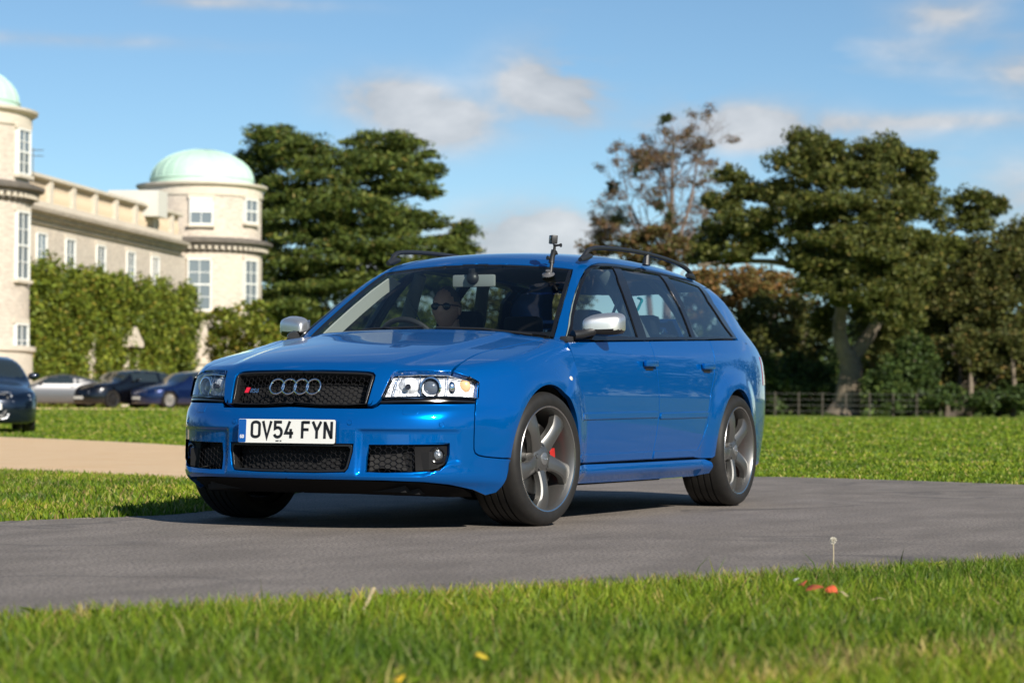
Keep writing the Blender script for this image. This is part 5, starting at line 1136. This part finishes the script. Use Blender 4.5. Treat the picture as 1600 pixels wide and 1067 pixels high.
for px in (62,107,155,202,240):
    t = wall_t(px); window(house, hl_(A)+wd*t+wo*.0+np.array([0,0,4.9]), -wd if (-wd)@RH > 0 else wd, wo, 1.15, 2.65, 2, 4)
# doorway with a little pediment, half swallowed by the creeper
t = wall_t(178); dp = hl_(A)+wd*t; fr = (dp, wd, (0,0,1), wo)
dsp = MB().prism([(-.95,-.3),(-.6,-.3),(-.6,2.9),(-.95,2.9)], 0, .95, fr).build('door_pilaster', STONE, house, smooth=False)
MB().prism([(.6,-.3),(.95,-.3),(.95,2.9),(.6,2.9)], 0, .95, fr).build('door_pilaster', STONE, house, smooth=False)
MB().prism([(-1.15,2.9),(1.15,2.9),(1.15,3.12),(0,3.85),(-1.15,3.12)], 0, 1.12, fr).build('door_pediment', STONE, house, smooth=False)
MB().prism([(-.6,-.3),(.6,-.3),(.6,2.9),(-.6,2.9)], 0, .25, fr).build('door', mat('door_dark', (.03,.035,.04), .5), house, smooth=False)
for px in (118,): 
    t2 = wall_t(px); MB().prism([(-.3,-.3),(.3,-.3),(.3,3.1),(-.3,3.1)], 0, .85, (hl_(A)+wd*t2, wd, (0,0,1), wo)).build('stone_pier', STONE, house, smooth=False)
# white block beside the tower roof, aerials
MB().box(hl_(LD(-18.9,119.0,HZ))+np.array([0,0,10.2]), (1.6,2.6,1.3), np.stack([wd,wo,[0,0,1]],1)).build('chimney_block', mat('limewash', (.62,.60,.54), .9), house, smooth=False)
ae = hl_(PXD(48,101,HZ))+np.array([0,0,9.6]); am = MB().tube([ae,ae+np.array([0,0,1.5])], .025, 5)
for q in (1.15,1.4): am.tube([ae+np.array([0,0,q])-RH*.55, ae+np.array([0,0,q])+RH*.45], .018, 4)
am.build('roof_aerial', mat('aerial', (.2,.2,.2), .5, .6), house)
# creeper
IVY = [(.110,.150,.016),(.150,.195,.020),(.200,.225,.026),(.060,.092,.014),(.26,.21,.035)]
iv = empty('wall_creeper', tuple(LD(-18.5,110,HZ))); tag(iv, 'thick green creeper covering the lower wall of the mansion', 'climber'); bl = []
tt = np.linspace(-1.2, WL-.6, 15)
for i, t in enumerate(tt):
    for z in (.6,1.9,3.2,4.5,5.45):
        dz = .16*math.sin(i*1.9+z) if z > 5 else .2*math.sin(i*2.3+z*1.7)
        c = hl_(A)+wd*t+wo*(.55+.15*math.sin(i*3.1+z*2))+np.array([0,0,z+dz]); bl.append((tuple(c), (.62,1.7,1.0), 1.0))
foliage('foliage', bl, 110000, .17, IVY, (4,4,3,3,.6), iv, (1.0,.75), sub=30, subr=.5, shell=.35)
st = MB()
for t in np.linspace(0,WL-1,9): st.tube([hl_(A)+wd*t+wo*.1+np.array([0,0,-.3]), hl_(A)+wd*(t+.3)+wo*.18+np.array([0,0,2.5]), hl_(A)+wd*(t-.2)+wo*.2+np.array([0,0,5.2])], [.07,.05,.02], 6)
st.build('stems', BARK, iv)
sb = empty('tower_shrub', tuple(PXD(380,117,HZ))); tag(sb, 'yellow-green shrub growing at the foot of the round tower', 'shrub'); s0 = np.array(sb.location)
sbl = [(345,505,26,26,0),(380,492,34,22,0),(372,520,40,30,-1),(415,520,36,28,0),(400,550,46,30,-1),(440,530,24,24,1),(350,540,28,30,0),(440,570,30,40,0),(370,580,40,40,0),(410,600,50,36,0),(345,488,12,10,0,.6),(405,478,18,10,0,.7)]
foliage('foliage', [((c[0]-s0[0],c[1]-s0[1],c[2]-s0[2]),r,w) for c,r,w in blobs_px(sbl, 117)], 15000, .20, IVY+[(.22,.20,.03)], (3,3,4,2,1,1), sb, (1.0,.7), sub=22, subr=.42)
st = MB()
for q in (-.6,0,.7): st.tube([np.array([0,0,-.2]), RH*q*.8+np.array([0,0,1.5]), RH*q*2+np.array([0,0,3.0])], [.09,.06,.03], 6)
st.build('stems', BARK, sb)

# ------------------------------------------------------------------ other cars
def simple_car(name, label, loc, heading, paint, L, Wd, H, roof, glass_z, wheel_r, wb, fo, grille='bar', silver=False, group=None, rimc=(.45,.45,.46)):
    """roof: (x, z) side outline from nose to tail (x from front axle, + forwards); heading: unit vector in plan"""
    root = empty(name, tuple(loc)); root.rotation_euler = (0,0,math.atan2(heading[1],heading[0])); tag(root, label, 'car', group)
    top = Curve(roof); xf = fo; xr = fo-L; hw = Wd/2
    pz = Curve([(.12,hw-.10),(.25,hw-.02),(.45,hw),(.65,hw-.005),(glass_z-.03,hw-.05),(glass_z+.10,hw-.10),(glass_z+.35,hw-.24),(H,hw-.38)])
    fx = Curve([(.1,-.10),(.25,-.01),(.45,0),(.6,-.02),(.75,-.08),(1.0,-.3)])
    def f(P):
        x, y, z = P.T; ay = np.abs(y); sd = ay-pz(z)
        for xc in (0,-wb): sd = sd-.015*sstep(.5,.36,np.sqrt((x-xc)**2+(z-wheel_r)**2))
        a = smax(sd, x-(xf+fx(z)-.18*y*y-.5*y**4), .12); a = smax(a, (xr-fx(z)*.8+.12*y*y+.3*y**4)-x, .12)
        a = smax(a, z-(top(x)-.08*y*y-.06*y**4), .07); return smax(a, .17-z, .04)
    xs = np.concatenate([np.linspace(xf-.004,xf-.35,16), np.linspace(xf-.38,xr+.36,58), np.linspace(xr+.33,xr+.004,14)]); na = 72; th = np.linspace(0,2*math.pi,na,endpoint=False)+.001
    X, Th = np.meshgrid(xs, th, indexing='ij'); d = np.stack([0*X.ravel(), np.sin(Th.ravel()), np.cos(Th.ravel())],1); O = d*1.3; O[:,0] = X.ravel(); O[:,2] += .52
    P = cast(f, O, -d, L=1.29); P[np.abs(f(P)) > .01] = np.nan; cen = np.stack([X.ravel(), 0*X.ravel(), np.full(X.size,.52)],1); bad = np.isnan(P[:,0]); P[bad] = cen[bad]
    Nn = grad(f, P); n = len(xs); I = np.arange(n*na).reshape(n,na); J = np.roll(I,-1,1); F = np.stack([I[:-1].ravel(),J[:-1].ravel(),J[1:].ravel(),I[1:].ravel()],1); c = P[F].mean(1); nf = Nn[F].mean(1)
    F = F[~bad[F].any(1)]; c = P[F].mean(1); nf = Nn[F].mean(1)
    # openings: wheel wells are left out, glass becomes its own parts
    well = np.zeros(len(F), bool)
    for xc in (0,-wb): well |= (np.hypot(c[:,0]-xc, c[:,2]-wheel_r) < wheel_r+.035) & (np.abs(c[:,1]) > .45)
    tx = top(c[:,0]); slope = (top(c[:,0]+.03)-top(c[:,0]-.03))/.06
    side = (np.abs(nf[:,1]) > .55) & (c[:,2] > glass_z+.02) & (c[:,2] < tx-.10) ; 
    xw = [p[0] for p in roof if p[1] > H-.04]; ra, rb_ = max(xw), min(xw)
    scr = (nf[:,2] > .2) & (np.abs(nf[:,1]) < .5) & (c[:,2] > glass_z+.05) & (c[:,0] > ra-.02) & (c[:,2] < H-.03)
    rear = (np.abs(nf[:,1]) < .5) & (c[:,2] > glass_z+.08) & (c[:,0] < rb_-.12) & (c[:,2] < H-.05)
    side &= (c[:,0] < ra+.55) & (c[:,0] > rb_-.55)
    bp = np.abs(c[:,0]-(ra-.85)) < .05; side &= ~bp
    def sub(nm, mask, m, parent):
        if mask.sum() == 0: return None
        ids = np.unique(F[mask]); mp_ = -np.ones(len(P),int); mp_[ids] = np.arange(len(ids)); return mesh_np(nm, P[ids], mp_[F[mask]], m, parent, True, Nn[ids])
    pm = mat('paint_'+name+str(len(MATS)), paint, .25 if not silver else .35, .5, 1.0); GL = mat('car_glass_dark', (.02,.028,.03), .04, 0, 1.0)
    sub('body', ~(well|side|scr|rear), pm, root); sub('windscreen', scr, GL, root); sub('rear_window', rear&~scr, GL, root)
    for s in (1,-1):
        for a_, b_ in ((ra+.6,ra-.85),(ra-.85,rb_-.6)):
            sub('side_window', side & ~scr & (c[:,1]*s > 0) & (c[:,0] < a_) & (c[:,0] >= b_), GL, root)
    MB().box(((xf+xr)/2,0,.33), (L-.7,Wd-.5,.26)).build('underbody', DARK, root)
    for xc in (0,-wb):
        for s in (1,-1):
            y = (hw-.015)*s; r = wheel_r
            w_ = MB().lathe([(r*.68,y),(r*.74,y+.008*s),(r*.93,y+.006*s),(r,y-.03*s),(r,y-.19*s),(r*.9,y-.21*s),(r*.5,y-.21*s)], 36, 'y', (xc,0,r)).build('wheel', RUBBER, root, sharp=35)
            rm = MB().lathe([(r*.70,y-.004*s),(r*.66,y-.02*s),(r*.62,y-.08*s),(0,y-.09*s)], 32, 'y', (xc,0,r))
            for k in range(10):
                a = 2*math.pi*k/10; e = np.array([math.cos(a),0,math.sin(a)]); q = np.array([-math.sin(a),0,math.cos(a)]); o0 = np.array([xc,y-.02*s,r])
                rm.add([o0+e*.03+q*.022,o0+e*.03-q*.022,o0+e*r*.68-q*.018,o0+e*r*.68+q*.018,o0+e*.03+q*.022-[0,.03*s,0],o0+e*.03-q*.022-[0,.03*s,0],o0+e*r*.68-q*.018-[0,.03*s,0],o0+e*r*.68+q*.018-[0,.03*s,0]], [[0,1,2,3],[0,3,7,4],[1,5,6,2],[4,7,6,5]])
            rm.build('rim', mat('rim_'+str(rimc[0]), rimc, .3, .9), w_)
            V = [(xc+(r+.04)*math.cos(t), yy*s, r+(r+.04)*math.sin(t)) for t in np.linspace(-.3,math.pi+.3,18) for yy in (hw-.03,.4)]
            ln = MB().add(V, [[2*i,2*i+1,2*i+3,2*i+2] for i in range(17)]); ln.add([(xc+(r+.04)*math.cos(t), .4*s, r+(r+.04)*math.sin(t)) for t in np.linspace(-.3,math.pi+.3,18)], [list(range(18))]); ln.build('arch_liner', DARK, root)
    def patch(nm, pts, m, off=.006, sym_=False, th_=.02):
        q = []
        for y, z in pts:
            p = cast(f, np.array([[xf+.6,y,z]]), np.array([[-1.0,0,0]]), L=2)[0]; q.append(p)
        q = np.array(q); ce = q.mean(0)
        for s in ((1,-1) if sym_ else (1,)):
            g = np.array([1,s,1.0]); nn = grad(f, q); k = len(q); V = np.concatenate([(q+nn*off)*g, (q-nn*th_)*g, [((ce+grad(f,ce[None])[0]*off))*g]])
            Fs = [[2*k,i,(i+1)%k] for i in range(k)]+[[i,k+i,k+(i+1)%k,(i+1)%k] for i in range(k)]; MB().add(V, Fs).build(nm, m, root, smooth=False)
    LM = mat('far_headlamp', (.80,.82,.84), .12, .7, 1.0)
    patch('headlamp', [(hw-.50,.66),(hw-.14,.70),(hw-.12,.60),(hw-.46,.57)], LM, sym_=True)
    if grille == 'frame':
        patch('grille_frame', round_poly(np.array([(-.46,.74),(.46,.74),(.38,.26),(-.38,.26)]), .06, 4), mat('grille_silver', (.55,.55,.55), .3, .9), .012); patch('grille', round_poly(np.array([(-.40,.70),(.40,.70),(.33,.30),(-.33,.30)]), .05, 4), BLACKP, .018)
        MB().box((xf+.045,0,.485), (.012,.52,.115)).build('number_plate', mat('plate_white'), root)
    else:
        patch('grille', [(-.42,.62),(.42,.62),(.38,.44),(-.38,.44)], BLACKP); patch('lower_intake', [(-.6,.34),(.6,.34),(.5,.22),(-.5,.22)], BLACKP); MB().box((xf+.012,0,.40), (.012,.50,.11)).build('number_plate', mat('far_plate', (.62,.62,.58), .4), root)
    for s in (1,-1):
        MB().sphere((ra+.42,(hw+.06)*s,glass_z+.08), (.06,.11,.07), 14, 8).tube([(ra+.42,(hw-.08)*s,glass_z+.02),(ra+.42,(hw+.02)*s,glass_z+.06)], .025, 6).build('wing_mirror', pm, root)
        for xx in (ra-.75, ra-1.55): MB().box((xx,(hw-.025)*s,glass_z-.10), (.17,.03,.03)).build('door_handle', pm, root, bevel=.008)
    return root
SEDAN = [(.95,.62),(.80,.70),(.3,.86),(-.35,.98),(-.55,1.04),(-1.25,1.40),(-1.7,1.455),(-2.3,1.44),(-2.9,1.33),(-3.45,1.10),(-3.85,1.02),(-4.0,.9)]
COUPE = [(.95,.58),(.75,.68),(.2,.82),(-.35,.90),(-.55,.96),(-1.3,1.28),(-1.7,1.31),(-2.2,1.27),(-2.9,1.10),(-3.4,.98),(-3.7,.92),(-3.85,.8)]
SUVH = [(.90,.72),(.75,.84),(.2,.99),(-.35,1.06),(-.5,1.10),(-1.1,1.44),(-1.6,1.50),(-2.4,1.48),(-3.0,1.40),(-3.4,1.15),(-3.65,1.05),(-3.75,.9)]
h_ = lambda a, b: (RH*a+FH*b)/np.linalg.norm(RH*a+FH*b)
hd = h_(.27,-.96); p = LD((-24-800)/FPX*43.8, 43.8, 0)-hd*.0
simple_car('dark_saloon', 'dark blue-black saloon with silver-framed grille coming along the gravel drive', p, hd, (.004,.009,.022), 4.75, 1.86, 1.455, SEDAN, .98, .335, 2.80, .93, 'frame')
hd = h_(-.96,-.26); p = PXD(58,91,.325)+hd*.75
simple_car('silver_coupe', 'matt silver-grey coupe parked before the creeper', p, hd, (.11,.11,.115), 4.5, 1.86, 1.31, COUPE, .92, .345, 2.65, .95, silver=True, group='cars parked before the mansion', rimc=(.2,.2,.2))
hd = h_(-.62,-.78); p = PXD(152,91,.325)
simple_car('black_hatchback', 'black car with bright headlamp parked between silver coupe and dark blue car', p, hd, (.004,.004,.006), 4.7, 1.9, 1.50, SUVH, 1.02, .35, 2.75, .92, group='cars parked before the mansion', rimc=(.12,.12,.12))
hd = h_(-.72,-.70); p = PXD(244,91,.325)
simple_car('blue_hatchback', 'dark blue car with bright alloy wheels parked beside the black car', p, hd, (.004,.014,.07), 4.6, 1.86, 1.455, SEDAN, .98, .34, 2.70, .90, group='cars parked before the mansion', rimc=(.7,.68,.66))

# ------------------------------------------------------------------ action camera on its sucker mount
base = hit(f_up, [(857,431)])[0]; bn = grad(f_up, base[None])[0]; gp = empty('action_camera', tuple(base)); tag(gp, 'small black action camera on a jointed sucker mount at the windscreen top', 'camera')
def px_at(px, py, dx): 
    v = ray_px(px, py); t = (base[0]+dx-CAM[0])/v[0]; return CAM+v*t-base
Rb = np.array(Vector(bn).to_track_quat('Z','Y').to_matrix()); KN = mat('mount_black', (.015,.015,.016), .4)
sc_ = MB().lathe([(0,.004),(.030,.004),(.034,.009),(.022,.016),(.014,.024),(.014,.032),(0,.034)], 24, 'z'); sc_.V = [v@Rb.T for v in sc_.V]; sc_.build('suction_cup', mat('cup_grey', (.09,.09,.095), .25), gp)
MB().box(px_at(854,433,.01), (.014,.045,.008)).build('cup_lever', mat('mount_silver', (.25,.25,.25), .3, .7), gp, bevel=.003)
MB().tube([px_at(860,428,.0), px_at(862,414,-.01), px_at(861.5,409,-.015)], [.012,.010,.013], 12).build('lower_joint', KN, gp)
MB().tube([px_at(861.5,411,-.015), px_at(863,401,-.02), px_at(866,391,-.025)], [.017,.014,.016], 12).build('clamp_arm', KN, gp)
MB().tube([px_at(855,403,.0), px_at(861,404,-.02)], [.012,.007], 10).tube([px_at(864.5,397,-.02), px_at(871,395,-.03)], [.008,.011], 10).build('clamp_knob', KN, gp)
MB().tube([px_at(866,392,-.025), px_at(866.5,386,-.025), px_at(867,382,-.025)], [.009,.007,.011], 10).build('upper_joint', KN, gp)
MB().tube([px_at(867,384,-.025), px_at(878,382.5,-.03)], [.006,.006], 8).tube([px_at(876,380.5,-.03), px_at(876.5,386,-.03)], [.006,.007], 8).build('thumb_screw', KN, gp)
cdir_ = np.array([.62,-.75,.05]); cdir_ /= np.linalg.norm(cdir_); cu = np.array([.05,0,1.0]); cr = np.cross(cu, cdir_); cr /= np.linalg.norm(cr); cu = np.cross(cdir_, cr)
cb = MB().box(px_at(864.5,374.5,-.025), (.064,.034,.047), np.stack([cr,cdir_,cu],1)).build('camera_body', mat('camera_black', (.02,.021,.023), .45), gp, bevel=.006)
lc = px_at(864.5,374.5,-.025)+cdir_*.018+cr*.015+cu*.006
MB().box(lc, (.024,.008,.024), np.stack([cr,cdir_,cu],1)).build('camera_lens', GLOSSB, gp, bevel=.003)

# ------------------------------------------------------------------ the driver
hc = ray_px(697,477); tq = (-1.40-CAM[0])/hc[0]; HC = CAM+hc*tq; 
dr = empty('person', (-1.45,-.37,.50)); tag(dr, 'driver in sunglasses and dark top at the wheel of the blue car', 'person'); d0 = np.array(dr.location)
hd_ = np.array([-1.40,-.352,1.128])-d0                             # head centre
sk = bpy.data.meshes.new('body'); joints = [((-.02,0,.02),.17,.13),((-.06,0,.22),.16,.12),((-.10,0,.40),.185,.125),((-.085,0,.485),.10,.085),((-.06,0,.545),.062,.062),((-.02,0,.60),.060,.065),
  ((-.08,.17,.445),.075,.07),((.02,.25,.26),.055,.05),((.24,.20,.335),.042,.04),((.36,.15,.40),.036,.034), ((-.08,-.17,.445),.075,.07),((.02,-.25,.26),.055,.05),((.24,-.20,.335),.042,.04),((.36,-.15,.40),.036,.034),
  ((.28,.11,.0),.085,.08),((.55,.12,.06),.065,.06),((.72,.12,-.12),.05,.05),((.28,-.11,0),.085,.08),((.55,-.12,.06),.065,.06),((.72,-.12,-.12),.05,.05)]
eds = [(0,1),(1,2),(2,3),(3,4),(4,5),(2,6),(6,7),(7,8),(8,9),(2,10),(10,11),(11,12),(12,13),(0,14),(14,15),(15,16),(0,17),(17,18),(18,19)]
for s, w0 in ((1,9),(-1,13)):                                       # fingers closed round the rim
    wj = np.array(joints[w0][0])
    for k in range(5):
        u = (k-1.5)*.017; i0 = len(joints); q = wj+np.array([.035,-.01*s,u*.9+.01]); 
        if k == 4: q = wj+np.array([.02,-.03*s,.03])
        q2 = q+np.array([.028,-.012*s,.004]); q3 = q2+np.array([.012,-.020*s,-.004]); joints += [(tuple(q),.011,.011),(tuple(q2),.009,.009),(tuple(q3),.008,.008)]; eds += [(w0,i0),(i0,i0+1),(i0+1,i0+2)]
sk.from_pydata([j[0] for j in joints], eds, []); bo = link_mesh('body', sk, mat('dark_shirt', (.03,.032,.04), .8), dr)
sm = bo.modifiers.new('skin','SKIN'); lay = sk.skin_vertices[0].data
for i, j in enumerate(joints): lay[i].radius = (j[1], j[2])
lay[0].use_root = True; ss = bo.modifiers.new('sub','SUBSURF'); ss.levels = 1; ss.render_levels = 2
SKIN = mat('skin', (.50,.27,.19), .55)
V = []; F = []; n, m_ = 32, 24                                      # head turned a little to its right, jaw, brow, nose
for i in range(m_+1):
    t = math.pi*i/m_
    for k in range(n):
        p = 2*math.pi*k/n; x, y, z = math.sin(t)*math.cos(p), math.sin(t)*math.sin(p), math.cos(t); a, b, c = .098, .077, .122
        X, Y, Z = a*x, b*y, c*z
        if z < -.1: f_ = 1-.30*((-z-.1)/.9); Y *= f_; X = X*(1-.10*(-z)) + (.012*(-z) if x > 0 else .03*(-z))
        if x > .5: X += .016*math.exp(-((y/.22)**2))*math.exp(-(((z+.10)/.22)**2)) - .007*math.exp(-(((z-.10)/.10)**2)) + .006*math.exp(-((y/.4)**2))*math.exp(-(((z+.52)/.10)**2)) - .004*math.exp(-((y/.4)**2))*math.exp(-(((z+.42)/.05)**2)) + .008*math.exp(-((y/.35)**2))*math.exp(-(((z+.85)/.16)**2))
        V.append((X,Y,Z))
for i in range(m_):
    for k in range(n): F.append([i*n+k,(i+1)*n+k,(i+1)*n+(k+1)%n,i*n+(k+1)%n])
V = np.array(V); ca, sa = math.cos(.10), math.sin(.10); Rz = np.array([[ca,-sa,0],[sa,ca,0],[0,0,1.0]]); hm = MB().add(V@Rz.T+hd_, F)
for s in (1,-1): hm.sphere(hd_+Rz@np.array([-.005,.078*s,-.005]), (.018,.008,.030), 12, 8)
hm.build('head', SKIN, dr, sharp=80); nk = MB().tube([hd_+np.array([-.045,0,-.17]), hd_+np.array([-.03,0,-.06])], [.062,.058], 16); nk.build('neck', SKIN, dr)
hv = [ (v*np.array([1.035,1.035,1.035])+np.array([-.004,0,.004])) for v in V ]; hf = [f for f in F if np.mean([V[i][2] for i in f]) > .035 and np.mean([V[i][0] for i in f]) < .052+.0*1 or (np.mean([V[i][0] for i in f]) < -.03 and np.mean([V[i][2] for i in f]) > -.04)]
MB().add(np.array(hv)@Rz.T+hd_, hf).build('hair', mat('short_grey_hair', (.10,.085,.075), .8), dr)
gs = MB()
for s in (1,-1): gs.sphere(hd_+Rz@np.array([.092,.032*s,.010]), (.010,.027,.021), 18, 10)
gs.tube([hd_+Rz@np.array([.100,-.01,.018]), hd_+Rz@np.array([.102,0,.020]), hd_+Rz@np.array([.100,.01,.018])], .0035, 6)
for s in (1,-1): gs.tube([hd_+Rz@np.array([.088,.056*s,.018]), hd_+Rz@np.array([.05,.078*s,.016]), hd_+Rz@np.array([-.01,.083*s,.010])], .003, 6)
gs.build('sunglasses', GLOSSB, dr)
